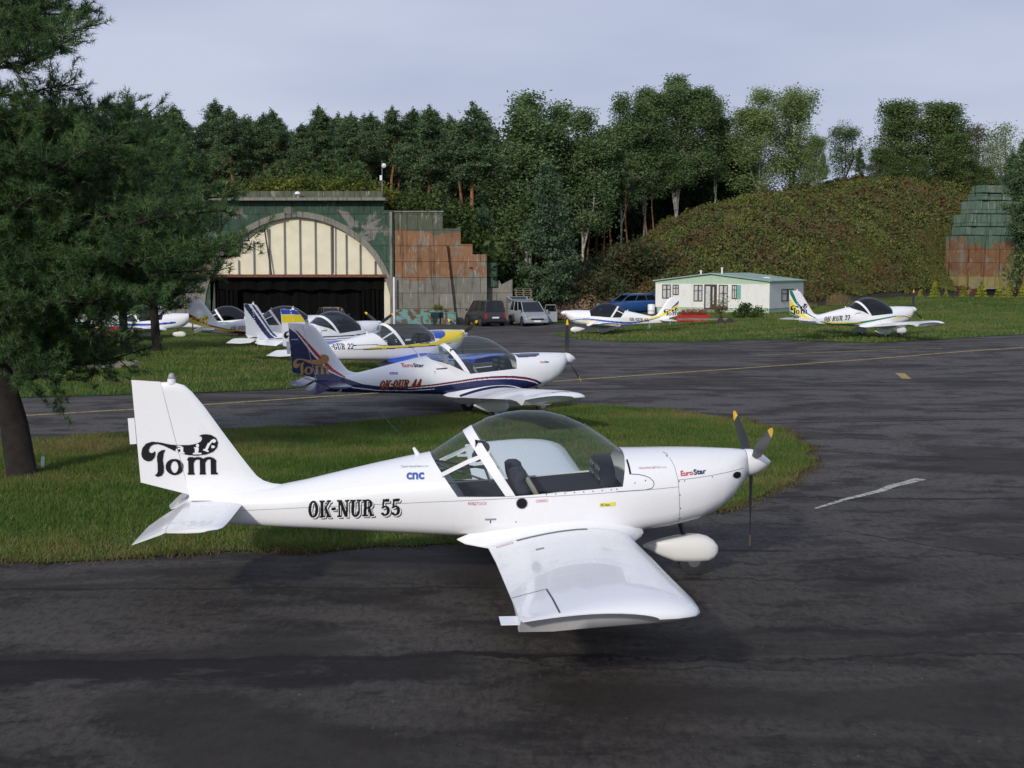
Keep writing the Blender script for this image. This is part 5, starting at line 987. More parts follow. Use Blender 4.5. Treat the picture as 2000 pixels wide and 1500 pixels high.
w2 = empty('wing_wall', (0, HY, 0), label='stepped retaining wall left of the hangar, mostly behind the pine, orange-brown and grey', cat='wall')
wallplate('wall', [(300, 645), (300, 480), (330, 480), (330, 450), (360, 450), (360, 412), (411, 412), (411, 645)], [], .15, 1.0, M['c_wall'], w2)
w3 = empty('wing_wall', (0, HY, 0), label='lowest grey and blue-green blocks at the right end of the stepped wall, beside the vans', cat='wall'); wallplate('block', [(953, 560), (953, 513), (971, 513), (971, 560)], [], .8, .8, M['c_facade'], w3); wallplate('block', [(952, 640), (952, 551), (975, 548), (979, 556), (1001, 545), (1001, 640)], [], 1.0, 1.0, M['c_wall'], w3)
tr_ = empty('trough', (hp(855, 600)[0], HY-1.0, GZ+.15), label='peeling turquoise metal tank and shelf at the foot of the stepped wall', cat='tank')
MB().box((.95, 0, .42), (.9, .7, .84)).box((.95, 0, .86), (.98, .78, .05)).build('tank', M['turq'], tr_, bevel=.02); MB().box((-.1, .1, .95), (1.3, .6, .16)).box((-.5, .1, .45), (.12, .4, .9)).build('shelf', M['turq'], tr_, bevel=.015)
tree(SH[0], hp(857, 600)[0], HY-.95, .55, 'dry orange-brown weed growing on the turquoise shelf', name='weed', z=GZ+1.15, wide=.8, cat='weed')
# ------------------------------------------------------------------ right-hand shelter wall
rs = empty('stepped_wall', (0, 0, 0), label='stepped end wall of the right-hand shelter, green at the top and brown below', cat='wall')
RD = 113.0; rx_ = lambda p: (p-1000)*RD/FPX; rz_ = lambda p: CAM_H-(p-YH)*RD/FPX
for i, (xl, yt, yb, dp, pr) in enumerate(((1866, 460, 590, 2.2, 0), (1880, 443, 460, 2.0, .05), (1888, 418, 443, 2.4, -.05), (1902, 392, 418, 2.2, .08), (1912, 378, 392, 2.0, -.02), (1912, 362, 378, 1.6, -.35))):
    h = rz_(yt)-rz_(yb); c = Vector((rx_(xl), RD, 0)); a = R(14); x0 = 0; w = rx_(2120)-rx_(xl); k = 0; bw = (.75, 1.5, 1.5, 1.5, 1.5, 1.5, 1.5, 1.5)
    while x0 < w and k < 8:
        if i == 0: dep = (.30, 0, .05, .0)[k % 4]
        else: dep = (0, .22, .14, .2)[k % 4]
        b_ = MB().box((x0+bw[k]/2, dp/2+pr+dep, 0), (bw[k]-.05, dp, h-.07)); o = b_.build('block', M['c_right'], rs, bevel=.03); o.location = (c.x, c.y-1.0*(i < 1)+.15*i, rz_((yt+yb)/2)); o.rotation_euler = (0, 0, a); x0 += bw[k]; k += 1
vs, fs = plate([(rx_(1916), rz_(450)), (rx_(1924), rz_(450)), (rx_(1950), rz_(590)), (rx_(1910), rz_(590))], [], .6); MB().add([(x, y+RD-.75+.1*(x-rx_(1866)), z) for x, y, z in vs], fs).build('buttress', M['c_right'], rs)
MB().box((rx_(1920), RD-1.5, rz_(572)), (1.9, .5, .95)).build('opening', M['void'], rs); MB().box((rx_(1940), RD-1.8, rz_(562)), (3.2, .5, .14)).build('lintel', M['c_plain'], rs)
# ------------------------------------------------------------------ mobile home
def siding(name, col, step=.10):
    def b(t):
        pos = N(t, 'ShaderNodeTexCoord').outputs['Object']; sp = N(t, 'ShaderNodeSeparateXYZ'); t.links.new(pos, sp.inputs[0]); f = mth(t, 'FRACT', mth(t, 'DIVIDE', sp.outputs[2], step))
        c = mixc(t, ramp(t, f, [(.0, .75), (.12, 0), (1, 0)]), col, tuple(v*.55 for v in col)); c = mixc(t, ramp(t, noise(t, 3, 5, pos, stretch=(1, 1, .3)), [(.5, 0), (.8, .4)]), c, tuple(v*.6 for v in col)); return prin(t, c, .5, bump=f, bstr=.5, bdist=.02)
    return shader(name, b)
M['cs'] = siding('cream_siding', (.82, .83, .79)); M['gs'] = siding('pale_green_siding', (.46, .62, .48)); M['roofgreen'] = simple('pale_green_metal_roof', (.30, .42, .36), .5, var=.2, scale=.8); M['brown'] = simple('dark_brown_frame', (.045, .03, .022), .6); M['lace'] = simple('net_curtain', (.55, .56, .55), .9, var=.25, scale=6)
C0 = Vector((17.46, 88.7)); FL = Vector((10.2, 93.0)); LW = (C0-FL).length; ang = math.atan2(C0.y-FL.y, C0.x-FL.x); gz = -.08
mh = empty('mobile_home', (FL.x, FL.y, gz), ang, label='cream-clad mobile home with pale green gable and low green metal roof', cat='mobile home')
WD = 7.2; EZ, RZ = 2.14, 2.62
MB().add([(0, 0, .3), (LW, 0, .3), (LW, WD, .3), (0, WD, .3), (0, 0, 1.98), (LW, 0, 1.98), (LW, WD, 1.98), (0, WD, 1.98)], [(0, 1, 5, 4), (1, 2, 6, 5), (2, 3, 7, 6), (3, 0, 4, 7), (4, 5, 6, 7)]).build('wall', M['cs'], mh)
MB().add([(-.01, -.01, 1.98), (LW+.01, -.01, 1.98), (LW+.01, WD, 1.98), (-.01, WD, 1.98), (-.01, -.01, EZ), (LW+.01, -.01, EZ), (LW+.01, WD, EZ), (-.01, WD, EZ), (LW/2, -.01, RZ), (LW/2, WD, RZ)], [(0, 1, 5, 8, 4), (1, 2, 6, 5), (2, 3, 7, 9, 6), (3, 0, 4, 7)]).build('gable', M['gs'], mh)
MB().add([(.05, .05, -.1), (LW-.05, .05, -.1), (LW-.05, WD, -.1), (.05, WD, -.1), (.05, .05, .3), (LW-.05, .05, .3), (LW-.05, WD, .3), (.05, WD, .3)], [(0, 1, 5, 4), (1, 2, 6, 5), (3, 0, 4, 7)]).build('skirt', M['gs'], mh)
b_ = MB()
for sx in (0, 1):
    x0, x1 = (-.15, LW/2) if sx == 0 else (LW/2, LW+.15); z0, z1 = (EZ-.01, RZ+.03) if sx == 0 else (RZ+.03, EZ-.01)
    b_.add([(x0, -.2, z0), (x1, -.2, z1), (x1, WD+.2, z1), (x0, WD+.2, z0), (x0, -.2, z0+.07), (x1, -.2, z1+.07), (x1, WD+.2, z1+.07), (x0, WD+.2, z0+.07)], [(0, 1, 2, 3), (4, 5, 6, 7), (0, 1, 5, 4), (1, 2, 6, 5), (2, 3, 7, 6), (3, 0, 4, 7)])
rf = b_.build('roof', M['roofgreen'], mh)
for x, y, h in ((4.6, 1.0, .42), (2.9, 1.3, .22)): MB().tube([(x, y, 2.5), (x, y, 2.6+h)], .06, 8).tube([(x, y, 2.6+h), (x, y, 2.68+h)], .09, 8).build('flue', M['white'], rf)
for x, y in ((3.3, 3.0), (7.0, 3.2)): MB().lathe([(0, .38), (.10, .36), (.14, .2)], (x, y, 2.42 if x < 5 else 2.30), 'Z', 14).build('roof_vent', M['white'], rf, True)
def window(x0, x1, z0, z1, fx='front', bars=1, lace=True):
    if fx == 'front': P = lambda u, d, z: (u, d, z)
    else: P = lambda u, d, z: (LW-d, u, z)
    def bx(b, u0, u1, d0, d1, a0, a1, m=0):
        p, q = P(u0, d0, a0), P(u1, d1, a1); b.box([(p[i]+q[i])/2 for i in range(3)], [abs(p[i]-q[i]) for i in range(3)], m)
    f = MB(); w = .055
    bx(f, x0, x0+w, -.05, .02, z0, z1); bx(f, x1-w, x1, -.05, .02, z0, z1); bx(f, x0+w, x1-w, -.05, .02, z1-w, z1); bx(f, x0+w, x1-w, -.05, .02, z0, z0+w)
    if bars: bx(f, x0+w, x1-w, -.045, .02, z0+(z1-z0)*.62, z0+(z1-z0)*.62+.04)
    fo = f.build('window', M['brown'], mh); p = MB(); bx(p, x0+w, x1-w, -.012, -.008, z0+w, z1-w); p.build('pane', M['pane'], fo)
    if lace:
        c = MB(); bx(c, x0+w, x0+w+(x1-x0-2*w)*.42, -.018, -.014, z0+w, z1-w); bx(c, x1-w-(x1-x0-2*w)*.36, x1-w, -.018, -.014, z0+w, z1-w); c.build('net_curtain', M['lace'], fo)
    return fo
k_ = LW/222.
for a, b2, z0 in ((1294, 1311, .92), (1315, 1327, 1.18), (1357, 1374, .75), (1406, 1423, .30), (1431, 1441, .95)): window((a-1280)*k_, (b2-1280)*k_, z0, 1.90)
window(2.4, 4.9, .75, 1.60, 'side')
MB().box(((1444.5-1280)*k_, -.03, 1.42), (.26, .04, .96)).build('shutter', M['turq'] if 0 else simple('turquoise_shutter', (.15, .42, .36), .6), mh)
MB().box(((1413-1280)*k_, -.12, .34), (.8, .22, .16)).build('window_box', M['rust'], mh)
dx0, dx1 = (1378-1280)*k_, (1402-1280)*k_
MB().box(((dx0+dx1)/2, .0, 1.05), (dx1-dx0, .12, 1.76)).build('door', M['brown'], mh); dd = MB(); dd.box((dx0+.28, -.065, 1.05), (.34, .01, 1.5)).box((dx0+.68, -.066, 1.15), (.10, .01, 1.2)); dd.build('door_glass', M['lace'], mh)
MB().box(((dx0+dx1)/2, -.3, .08), (1.0, .45, .24)).build('step', M['c_plain'], mh)
# ------------------------------------------------------------------ cars
def car(x, y, hd, label, paintc, L_=4.4, Wd=1.75, H=1.7, hood=.95, belt=1.0, ws=-.95, rf=-1.75, rr=-4.0, rg=-4.25, rear_z=None, tail=False, roofrail=False, wr=.31, glassm='carglass'):
    z = float(G(x, y)); t = empty('parked_car', (x, y, z), R(hd), label=label, cat='car', group='parked cars'); c = L_/2; pm = M[paintc]; hw = Wd/2
    b = MB(); st = [(0, .36, .58, .80), (-.06, .26, .70, .90), (-.3, .20, hood-.16, .97), (ws+.05, .19, hood+.02, 1.0), (ws-.25, .18, belt, 1.0), (-L_*.5, .18, belt+.02, 1.0), (-L_+.35, .20, belt+.04, .99), (-L_+.05, .28, belt-.02, .94), (-L_, .38, belt-.25, .88)]; rings = []
    for xx, zb, zt, w in st: rings.append([(c+xx, q*hw*w, zz) for q, zz in ((-.9, zb), (.9, zb), (1, zb+.12), (1.0, (zb+zt)/2), (.97, zt-.12), (.86, zt), (-.86, zt), (-.97, zt-.12), (-1.0, (zb+zt)/2), (-1, zb+.12))])
    b.loft(rings).build('body', pm, t, True)
    wb, wt = .86*hw, .70*hw; g0 = [(c+ws, -wb, hood), (c+ws, wb, hood), (c+rg, wb, belt), (c+rg, -wb, belt)]; zt = H-.05; g1 = [(c+rf, -wt, zt), (c+rf, wt, zt), (c+rr, wt, zt), (c+rr, -wt, zt)]
    g0 = [Vector(p) for p in g0]; g1 = [Vector(p) for p in g1]
    MB().add(g0+g1, [(0, 1, 5, 4), (1, 2, 6, 5), (2, 3, 7, 6), (3, 0, 4, 7)]).build('windows', M[glassm], t)
    MB().box((c+(ws+rg)/2-.2, 0, .55), (abs(rg-ws)*.8, Wd*.8, .3)).box((c+ws-.75, -.35*Wd*.6, .98), (.14, .42, .5)).box((c+ws-.75, .35*Wd*.6, .98), (.14, .42, .5)).box((c+ws-.25, 0, .85), (.3, Wd*.75, .2)).build('cabin', M['cabin'], t)
    r = MB(); rr_ = []
    for xx, dz_, w in ((rf+.02, 0, .98), (rf-.15, .045, .95), ((rf+rr)/2, .06, .93), (rr+.15, .045, .95), (rr-.02, 0, .98)): rr_.append([(c+xx, -wt*w, zt-.02), (c+xx, wt*w, zt-.02), (c+xx, wt*w*.8, zt+dz_), (c+xx, -wt*w*.8, zt+dz_)])
    r.loft(rr_).build('roof', pm, t, True)
    p = MB()
    for s in (0, 1):
        a, bq, cc, d = (g0[0], g0[3], g1[3], g1[0]) if s == 0 else (g0[1], g0[2], g1[2], g1[1])
        p.tube([a, d], .035, 5).tube([bq, cc], .05, 5)
        for u in (.36, .68): p.tube([a.lerp(bq, u), d.lerp(cc, u)], .03, 5)
    p.build('pillars', pm, t)
    for xx in (-.78, -L_+.82):
        for s in (-1, 1):
            ar = MB().lathe([(s*(hw-.05), wr+.07), (s*(hw+.004), wr+.07)], (c+xx, 0, wr+.02), 'Y', 20).build('wheel_arch', M['void'], t)
            w = MB().lathe([(s*(hw-.16), wr*.7), (s*(hw-.16), wr), (s*(hw-.0), wr), (s*(hw+.012), wr*.86), (s*(hw+.010), wr*.66)], (c+xx, 0, wr), 'Y', 20).build('wheel', M['rubber'], t, True)
            MB().lathe([(s*(hw-.02), wr*.62), (s*(hw+.018), wr*.60), (s*(hw+.022), wr*.2)], (c+xx, 0, wr), 'Y', 14).build('rim', M['metal'], w)
    for s in (-1, 1):
        MB().box((c-.13, s*hw*.66, .68), (.16, .34, .15), rz=-s*.25).build('headlight', M['lens'], t, bevel=.02); MB().box((c-L_+.05, s*hw*.82, belt-.28), (.12, .16, .34)).build('tail_light', M['red'], t, bevel=.02)
        MB().box((c+ws-.18, s*(hw+.08), belt+.06), (.12, .18, .13)).build('mirror', pm, t, bevel=.03)
    MB().box((c+.005, 0, .50), (.05, Wd*.5, .10)).build('grille', M['black'], t); MB().box((c+.02, 0, .36), (.05, .5, .11)).build('number_plate', M['white'], t); MB().box((c-L_-.005, 0, .62), (.05, .5, .11)).build('number_plate', M['white'], t)
    MB().box((c-.03, 0, .34), (.14, Wd*.9, .20)).build('bumper', M[paintc], t, bevel=.05); MB().box((c-L_+.0, 0, .42), (.14, Wd*.92, .22)).build('bumper', M[paintc], t, bevel=.05)
    if tail:
        h = Vector((c+rr, 0, H)); e = h+Vector((-.95, 0, .28)); e2 = e+Vector((-.25, 0, -.45)); tg = MB().add([h+Vector((0, s*wt, d)) for s in (-1, 1) for d in (0, -.05)]+[e+Vector((0, s*wb, d)) for s in (-1, 1) for d in (0, -.06)]+[e2+Vector((0, s*wb, d)) for s in (-1, 1) for d in (0, -.06)], [(0, 2, 6, 4), (1, 3, 7, 5), (4, 6, 10, 8), (5, 7, 11, 9), (0, 4, 5, 1), (2, 6, 7, 3), (4, 8, 9, 5), (6, 10, 11, 7), (8, 10, 11, 9)]).build('tailgate', pm, t)
        MB().add([h.lerp(e, .2)+Vector((0, s*wt*.8, q)) for s in (-1, 1) for q in (.012, .012)][::2]+[h.lerp(e, .85)+Vector((0, s*wb*.8, .012)) for s in (1, -1)], [(0, 1, 2, 3)]).build('tailgate_glass', M['pane'], tg)
    if roofrail:
        for s in (-1, 1): MB().tube([(c+rf-.1, s*wt*.88, H-.02), (c+rf-.3, s*wt*.88, H+.05), (c+rr+.3, s*wt*.88, H+.05), (c+rr+.1, s*wt*.88, H-.02)], .02, 5).build('roof_rail', M['metal'], t)
    return t
M['cargrey'] = paint('charcoal_car_paint', (.030, .030, .034), .25); M['carsilver'] = paint('silver_car_paint', (.30, .34, .38), .25); M['carblue'] = paint('blue_car_paint', (.02, .075, .24), .22); M['carbrown'] = paint('bronze_car_paint', (.05, .042, .03), .3); M['carred'] = paint('red_car_paint', (.32, .015, .015), .3)
car(-1.95, 93.4, 112, 'charcoal minivan seen from behind, left of the silver one, by the stepped wall', 'cargrey', 4.3, 1.72, 1.80, hood=.98, belt=1.02, ws=-.75, rf=-1.5, rr=-4.05, rg=-4.2)
es = car(1.15, 93.3, -74, 'silver minivan facing the camera with its tailgate and one door open', 'carsilver', 4.5, 1.84, 1.72, hood=.95, belt=1.0, ws=-.8, rf=-1.8, rr=-4.2, rg=-4.42, tail=True)
dr = MB().box((0, .45, .62), (.06, .95, .72)).tube([(0, .02, .98), (0, .12, 1.45), (0, .8, 1.45), (0, .92, .98)], .03, 5).build('open_door', M['carsilver'], es, bevel=.0); dr.location = (.9, .92, 0); dr.rotation_euler = (0, 0, R(-12))
MB().add([(0, .06, .98), (0, .9, .98), (0, .78, 1.43), (0, .14, 1.43)], [(0, 1, 2, 3)]).build('door_glass', M['carglass'], dr)
car(8.55, 96.3, 203, 'blue estate car with its boot lid open, left of the mobile home', 'carblue', 4.5, 1.78, 1.43, hood=.85, belt=.95, ws=-1.25, rf=-2.0, rr=-4.0, rg=-4.5, tail=True, roofrail=True)
car(-11.9, 86.5, -72, 'dark bronze car standing at the mouth of the dark hangar', 'carbrown', 4.3, 1.75, 1.45, hood=.85, belt=.92, ws=-1.2, rf=-1.9, rr=-3.3, rg=-3.9)
car(-17.3, 41.5, 100, 'dark car at the left edge of the picture, glimpsed through the pine branches', 'navy', 4.2, 1.7, 1.45, hood=.85, belt=.92, ws=-1.2, rf=-1.9, rr=-3.3, rg=-3.9)
# ------------------------------------------------------------------ yard things
def log_pile():
    b = MB(); rd = random.Random(4)
    for r in range(15):
        for i in range(46):
            x = i*.105+rd.gauss(0, .03); top = 1.15+.35*math.sin(x*1.2)+.2*math.sin(x*3.1)
            if r*.105 > top: continue
            rad = .045+.022*rd.random(); y = rd.gauss(0, .06); b.tube([(x, y, r*.105+.06), (x+rd.gauss(0, .05), y+1.0, r*.105+.06+rd.gauss(0, .03))], rad, 7)
    for i in range(240):
        x = rd.random()*4.9; top = 1.25+.35*math.sin(x*1.2)+.2*math.sin(x*3.1); a = rd.gauss(0, .5); l = .5+.9*rd.random(); z = top+rd.random()*.35-.05; b.tube([(x-l/2*math.cos(a), rd.random()*.9, z-l/2*math.sin(a)*.5), (x+l/2*math.cos(a), rd.random()*.9, z+l/2*math.sin(a)*.5+.05)], .012+.02*rd.random(), 5)
    return b
M['logwood'] = leafmat('cut_logs', [(.09, .06, .04), (.20, .14, .09), (.30, .21, .13)], 0, 2, .8)
lp = log_pile().build('woodpile', M['logwood'], None); lp.location = (HX(1083, 98.6), 98.2, float(G(5, 98))-.05); tag(lp, 'long heap of split logs and loose branches stacked under the wood', 'woodpile', kind='stuff')
M['timber'] = simple('weathered_timber', (.22, .19, .15), .9, var=.4, scale=4)
for i in range(5):
    b = MB()
    for k in range(7): b.box((0, -.36+k*.12, .125), (1.3, .09, .022))
    for k in (-.55, 0, .55): b.box((k, 0, .065), (.1, .8, .09))
    for k in range(3): b.box((0, -.36+k*.36, .011), (1.3, .09, .02))
    o = b.build('pallet', M['timber']); o.location = (HX(1022, 98)+(.03 if i % 2 else -.03), 97.6, CAM_H-(582-YH)*97.6/FPX+i*.143); tag(o, 'wooden pallet in the stack behind the silver minivan', 'pallet', 'stacked pallets')
bk = empty('plinth', (HX(1022, 98), 97.6, 0), label='low concrete block carrying the pallets behind the silver minivan', cat='block'); MB().box((0, 0, (-1.3+CAM_H-(582-YH)*97.6/FPX)/2), (1.5, 1.0, CAM_H-(582-YH)*97.6/FPX+1.3)).build('block', M['c_plain'], bk, bevel=.03)
p = gp(1086, 616); rc = empty('rusty_bin', p, R(8), label='rusty brown steel bin right of the silver minivan', cat='bin'); MB().box((0, 0, .33), (.55, .5, .62)).box((0, 0, .65), (.6, .55, .05)).build('body', M['rust'], rc, bevel=.02); MB().box((-.2, .5, .85), (.28, .2, .5)).build('post', M['c_plain'], rc)
p = gp(1272, 613); bt = empty('water_butt', p, label='white cylindrical drum between the blue estate and the mobile home', cat='drum'); MB().lathe([(0, .25), (.62, .26), (.68, .22), (.70, .1)], (0, 0, 0), 'Z', 18).build('body', M['white'], bt, True); MB().lathe([(.2, .268), (.24, .268)], (0, 0, 0), 'Z', 18).build('hoop', M['metal'], bt)
M['redmatt'] = simple('red_trough_paint', (.48, .02, .025), .6, var=.2); M['petals'] = leafmat('red_flowers', [(.25, .03, .03), (.5, .06, .05), (.08, .13, .03)], .2, 6, .9)
p = gp(1350, 629); ft = empty('flower_trough', p, R(-8), label='long bright red trough with red flowers before the mobile home', cat='trough')
MB().add([(-.85, -.25, .05), (.95, -.25, .05), (.95, .25, .05), (-.85, .25, .05), (-.95, -.32, .42), (1.05, -.32, .42), (1.05, .32, .42), (-.95, .32, .42)], [(0, 1, 5, 4), (1, 2, 6, 5), (2, 3, 7, 6), (3, 0, 4, 7), (0, 1, 2, 3), (4, 5, 6, 7)]).build('box', M['redmatt'], ft)
rgf = np.random.default_rng(8); V, F = leafcloud(np.column_stack([rgf.uniform(-.6, .9, 900), rgf.uniform(-.2, .2, 900), .42+rgf.random(900)**1.5*.33]), .035, rgf, .7); fastmesh('flowers', V, F, M['petals'], ft)
p = gp(1372, 634); tp_ = empty('timber_trailer', p, R(-6), label='grey plank trailer with two black tyres behind the red trough', cat='trailer'); b = MB()
for k in range(4): b.box((-.1+.05*k, -.3+.2*k, .28+.03*(k % 2)), (2.6, .16, .05))
b.build('planks', M['timber'], tp_)
for x in (.95, 1.45): w = MB().lathe([(-.5, .1), (-.5, .19), (-.34, .19), (-.34, .1)], (x, 0, .19), 'Y', 16).build('wheel', M['rubber'], tp_)
p = gp(1288, 641); bn = empty('garden_bench', p, R(4), label='low greenish wooden bench under the tail of the left-facing aircraft', cat='bench'); MB().box((0, 0, .42), (1.3, .35, .05)).build('seat', M['timber'], bn)
for x in (-.55, .55): MB().box((x, 0, .2), (.06, .3, .40)).build('leg', M['turq'], bn)
tree(leafy_proto(81, 1.5, .25, .45, 'shrubY', 'bark', 16, 40, .05, forks=2), *gp(1412, 623)[:2], 1.15, 'small yellow-green sapling before the mobile home door', name='sapling', z=float(gp(1412, 623)[2]), cat='sapling')
tree(SH[2], *gp(1466, 622)[:2], .85, 'grey-green bush right of the sapling before the mobile home', name='bush', z=float(gp(1466, 622)[2]), cat='bush', wide=1.2)
tree(SH[1], *gp(1437, 618)[:2], .45, 'small low plant between the sapling and the grey-green bush', name='bush', z=float(gp(1437, 618)[2]), cat='bush')
def reeds(n, w, h, seed):
    rg = np.random.default_rng(seed); p = rg.normal(0, w, (n, 2)); a = rg.random(n)*6.28; dx, dy = np.cos(a)*.012, np.sin(a)*.012; hh = h*(.5+.6*rg.random(n)); t_ = rg.normal(0, .14, (n, 2))*h
    V = np.stack([np.column_stack([p[:, 0]-dx, p[:, 1]-dy, np.zeros(n)]), np.column_stack([p[:, 0]+dx, p[:, 1]+dy, np.zeros(n)]), np.column_stack([p[:, 0]+t_[:, 0], p[:, 1]+t_[:, 1], hh])], 1); return V.reshape(-1, 3), np.arange(3*n).reshape(-1, 3)
M['straw'] = leafmat('straw', [(.22, .17, .08), (.36, .29, .15)], .3, 1)
for px_, py_, h, lab in ((1638, 596, 1.0, 'clump of tall straw-coloured grass right of the mobile home'), (1605, 594, .45, 'low pale dead grass beside the mobile home wall'), (1570, 600, .4, 'short dead grass at the mobile home corner')):
    V, F = reeds(900, .35, h, px_); o = fastmesh('reed_clump', V, F, M['straw']); o.location = gp(px_, py_); tag(o, lab, 'tall grass')
p = gp(250, 716); st_ = empty('tree_stump', p, label='flat grey-brown tree stump on the grass left of the nearest tail', cat='stump'); MB().lathe([(-.05, .42), (.04, .36), (.15, .33), (.17, .30)], (0, 0, 0), 'Z', 11).build('wood', M['timber'], st_)
p = gp(203, 719); o = MB().add([(-.5, -.2, 0), (.1, -.35, 0), (.55, -.05, 0), (.3, .3, 0), (-.3, .25, 0), (-.45, -.18, .09), (.1, -.3, .1), (.5, -.05, .08), (.28, .27, .11), (-.28, .22, .09)], [(0, 1, 6, 5), (1, 2, 7, 6), (2, 3, 8, 7), (3, 4, 9, 8), (4, 0, 5, 9), (5, 6, 7, 8, 9)]).build('stone_slab', M['c_plain']); o.location = p; tag(o, 'flat grey stone slab beside the tree stump', 'stone')
p = gp(83, 917); o = MB().tube([(0, 0, 0), (.01, 0, .19)], .026, 8).build('marker_post', M['white']); o.location = p; tag(o, 'short white marker post at the foot of the big pine', 'post')
# red ride-on mower behind the pine
p = gp(212, 662); mw = empty('ride_on_mower', p, R(15), label='red and yellow ride-on mower behind the pine branches at left', cat='mower')
MB().box((.35, 0, .42), (.6, .42, .3)).box((-.3, 0, .36), (.6, .5, .14)).build('body', M['redmatt'], mw, bevel=.04); MB().box((-.35, 0, .55), (.35, .38, .08)).box((-.52, 0, .72), (.08, .38, .34)).build('seat', M['yellow'], mw, bevel=.03); MB().tube([(.02, 0, .5), (-.1, 0, .8)], .02, 6).lathe([(.78, .14), (.80, .15)], (-.1, 0, 0), 'Z', 12).build('steering_wheel', M['black'], mw)
for x, r in ((.5, .16), (-.42, .22)):
    for s in (-1, 1): MB().lathe([(s*.22, r*.5), (s*.22, r), (s*.36, r), (s*.36, r*.5)], (x, 0, r), 'Y', 14).build('wheel', M['rubber'], mw)
# ------------------------------------------------------------------ the big pine in the foreground and the ones behind it
def needles(C, A, per, ln, w, rg):
    n = len(C); C = np.repeat(C, per, 0); A = np.repeat(A, per, 0); m = len(C); t = rg.random(m)[:, None]; r = rg.normal(0, 1, (m, 3)); r /= np.linalg.norm(r, axis=1)[:, None]; d = A*.75+r*.85; d /= np.linalg.norm(d, axis=1)[:, None]
    base = C+A*(t-.3)*ln*1.3; s = np.cross(d, rg.normal(0, 1, (m, 3))); s /= np.linalg.norm(s, axis=1)[:, None]; l = ln*(.7+.5*rg.random(m))[:, None]
    V = np.stack([base-s*w, base+s*w, base+d*l], 1); return V.reshape(-1, 3), np.arange(3*m).reshape(-1, 3)
M['nearpine'] = leafmat('long_pine_needles', [(.022, .055, .018), (.058, .120, .040), (.14, .23, .078)], .2, 2.6, .35); M['nearpineD'] = M['nearpine']
def big_pine(name, path, tips, label, seed, ln=.10, w=.0035, per=34, side=1.0, rad=(.215, .06), barkm='nearbark', dens=1.0, fill=None):
    rd = random.Random(seed); rg = np.random.default_rng(seed); root = Vector(path[0]); t = empty(name, root, label=label, cat='tree'); b = MB(); P = [Vector(p)-root for p in path]
    P2 = []
    for a, c in zip(P, P[1:]): P2 += [a.lerp(c, i/4) for i in range(4)]
    P2.append(P[-1]); k = len(P2); rr = [rad[0]+(rad[1]-rad[0])*i/(k-1) for i in range(k)]; rr[0] *= 1.3; b.tube(P2, rr, 12, 0); C, A = [], []; br = MB()
    for tip in tips:
        tp, zs = Vector(tip[:3])-root, tip[3]; i = min(range(k), key=lambda j: abs(P2[j].z-(tp.z+zs))); st = P2[i]; d = tp-st; Ln = d.length; mid = st.lerp(tp, .5)+Vector((0, 0, -.06*Ln+rd.gauss(0, .08))); r0 = .014+.009*Ln
        curve_ = [st, st.lerp(mid, .5)+Vector((0, 0, -.02*Ln)), mid, mid.lerp(tp, .5)+Vector((rd.gauss(0, .05), 0, rd.gauss(.02, .04))), tp]; br.tube(curve_, [r0, r0*.8, r0*.6, r0*.4, r0*.2], 6, 0, caps=False)
        ns = int((6+7.5*Ln)*side*dens); dn = d.normalized()
        for q in range(ns):
            u = .22+.80*(q+rd.random())/ns; u = min(u, .995); f = u*4; j = min(3, int(f)); base = curve_[j].lerp(curve_[j+1], f-j); lat = Vector((rd.gauss(0, 1), rd.gauss(0, 1), rd.gauss(.25, .55))).normalized(); dd = (dn*.55+lat).normalized(); sl_ = (.30+.55*(1-u))*(.6+.7*rd.random()); e = base+dd*sl_; br.tube([base, e], [.010, .004], 3, 0, caps=False)
            nt_ = max(2, int(sl_/.075))
            for v in range(nt_):
                c = base.lerp(e, .25+.8*(v+rd.random()*.6)/nt_)+Vector((rd.gauss(0, .05), rd.gauss(0, .05), rd.gauss(0, .035))); ax = (dd+Vector((rd.gauss(0, .35), rd.gauss(0, .35), .35))).normalized(); C.append(c); A.append(ax)
    V, F = needles(np.array(C), np.array(A), per, ln, w, rg); b.build('trunk', M[barkm], t, True); br.build('branches', M[barkm], t); fastmesh('needles', V, F, M['nearpine'], t); print(name, 'tufts', len(C), 'tris', len(F)); return t
D0 = 18.4
base = gp(46, 932); path = [base-Vector((0, 0, .1)), at(28, 830, D0), at(5, 745, D0), at(-18, 640, D0), at(-35, 520, D0), at(-55, 300, D0), at(-60, 60, D0), at(-60, -160, D0)]
rt_ = random.Random(9); tips = []
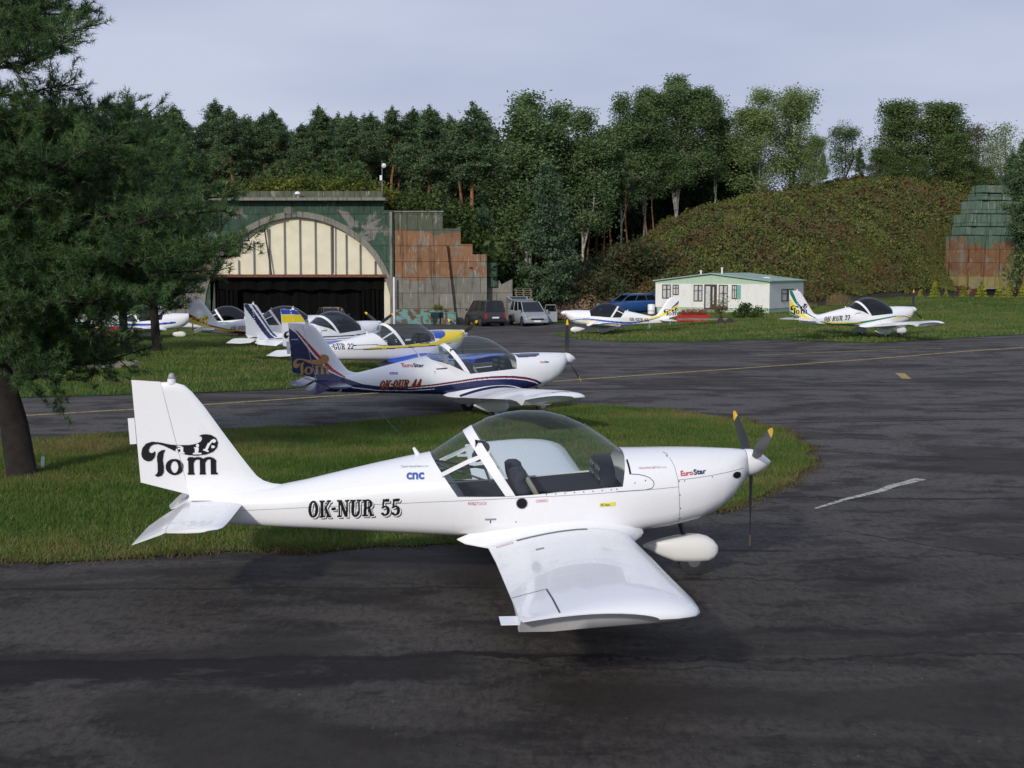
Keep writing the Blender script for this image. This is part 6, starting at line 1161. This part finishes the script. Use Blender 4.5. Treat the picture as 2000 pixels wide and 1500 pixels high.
for u, v, s in ((192, 22, .2), (165, 55, .15), (148, 70, .0), (118, 80, -.1), (85, 88, -.1), (45, 92, -.1), (60, 55, .1), (100, 40, .2), (10, 70, 0), (130, 5, .2), (40, 20, .1), (5, 40, .0), (160, -20, .3), (70, -40, .3),
                (145, 165, -.5), (120, 225, -.2), (60, 215, -.3), (20, 225, -.3), (215, 205, -.5), (170, 245, -.5), (230, 260, -.5), (90, 260, -.3), (285, 225, -.6), (250, 300, -.4), (180, 300, -.3), (120, 320, -.3), (40, 300, -.3), (300, 290, -.5), (330, 340, -.4), (280, 350, -.3), (210, 360, -.3), (150, 385, -.2),
                (80, 370, -.2), (30, 390, -.2), (400, 365, -.4), (450, 385, -.4), (380, 400, -.3), (330, 410, -.2), (440, 410, -.3), (260, 420, -.2), (190, 440, -.1), (120, 450, -.1), (60, 450, -.1), (300, 455, -.1), (365, 450, -.1), (420, 450, -.1), (488, 470, -.1), (470, 500, 0), (440, 480, 0), (400, 500, 0), (350, 500, 0), (290, 500, 0), (230, 500, 0), (150, 510, 0), (80, 520, 0),
                (430, 528, .1), (380, 545, .1), (330, 540, .1), (270, 550, .1), (200, 560, .1), (130, 560, .1), (50, 570, .1), (300, 585, .1), (240, 600, .1), (180, 615, .2), (120, 620, .2), (60, 620, .2), (20, 610, .2), (210, 640, .2), (160, 665, .2), (110, 680, .2), (190, 690, .25), (60, 680, .2), (130, 715, .3), (80, 730, .3), (40, 720, .3), (15, 690, .2), (70, 570, .1), (150, 590, .2), (100, 540, .1), (20, 540, 0), (20, 470, 0)):
    p = at(u, v, D0+rt_.uniform(-1.5, 1.9)); tips.append((p.x, p.y, p.z, s*(.6+.8*rt_.random())+.1))
for i in range(40):
    p = at(rt_.uniform(-260, 330), rt_.uniform(230, 690), D0+rt_.uniform(-.5, 3.2)); tips.append((p.x, p.y, p.z, rt_.uniform(-.5, .2)))
big_pine('pine_tree', path, tips, 'big dark foreground pine with leaning trunk at the left of the picture', 3, per=36, ln=.105, w=.0045)
for (u0, D, top, tl, lab, sd) in ((306, 46, 215, ((60, 230), (110, 300), (150, 420)), 'mid-distance pine standing on the grass behind the big one, right of its neighbour', 5), (243, 48, 178, ((60, 230), (120, 330), (160, 430)), 'mid-distance pine between the big pine and its right-hand neighbour', 6), (120, 44, 185, ((90, 240), (150, 330), (170, 430)), 'tall mid-distance pine behind the trunk of the big one', 7)):
    g_ = Vector((HX(u0, D), D, float(G(HX(u0, D), D)))); path = [g_-Vector((0, 0, .1))]+[at(u0+rt_.uniform(-6, 6), v, D) for v in (600, 500, 400, 300, top+6)]; tips = []
    for i in range(58):
        f = ((i+.5)/58)**.9; v = top+10+f*(585-top); hw = np.interp(v, [top, top+60, tl[1][1], tl[2][1], 560, 600], [8, 40, tl[1][0], tl[2][0], tl[2][0]*.8, 60]); a = rt_.random()*6.28; rr = hw*D/FPX*(.65+.4*rt_.random()); c = at(u0, v, D); tips.append((c.x+rr*math.cos(a), c.y+rr*math.sin(a), c.z+.12*rr, rt_.uniform(-.9, -.2)))
    big_pine('pine_tree', path, tips, lab, sd, ln=.17, w=.012, per=16, side=.75, rad=(.17, .04))
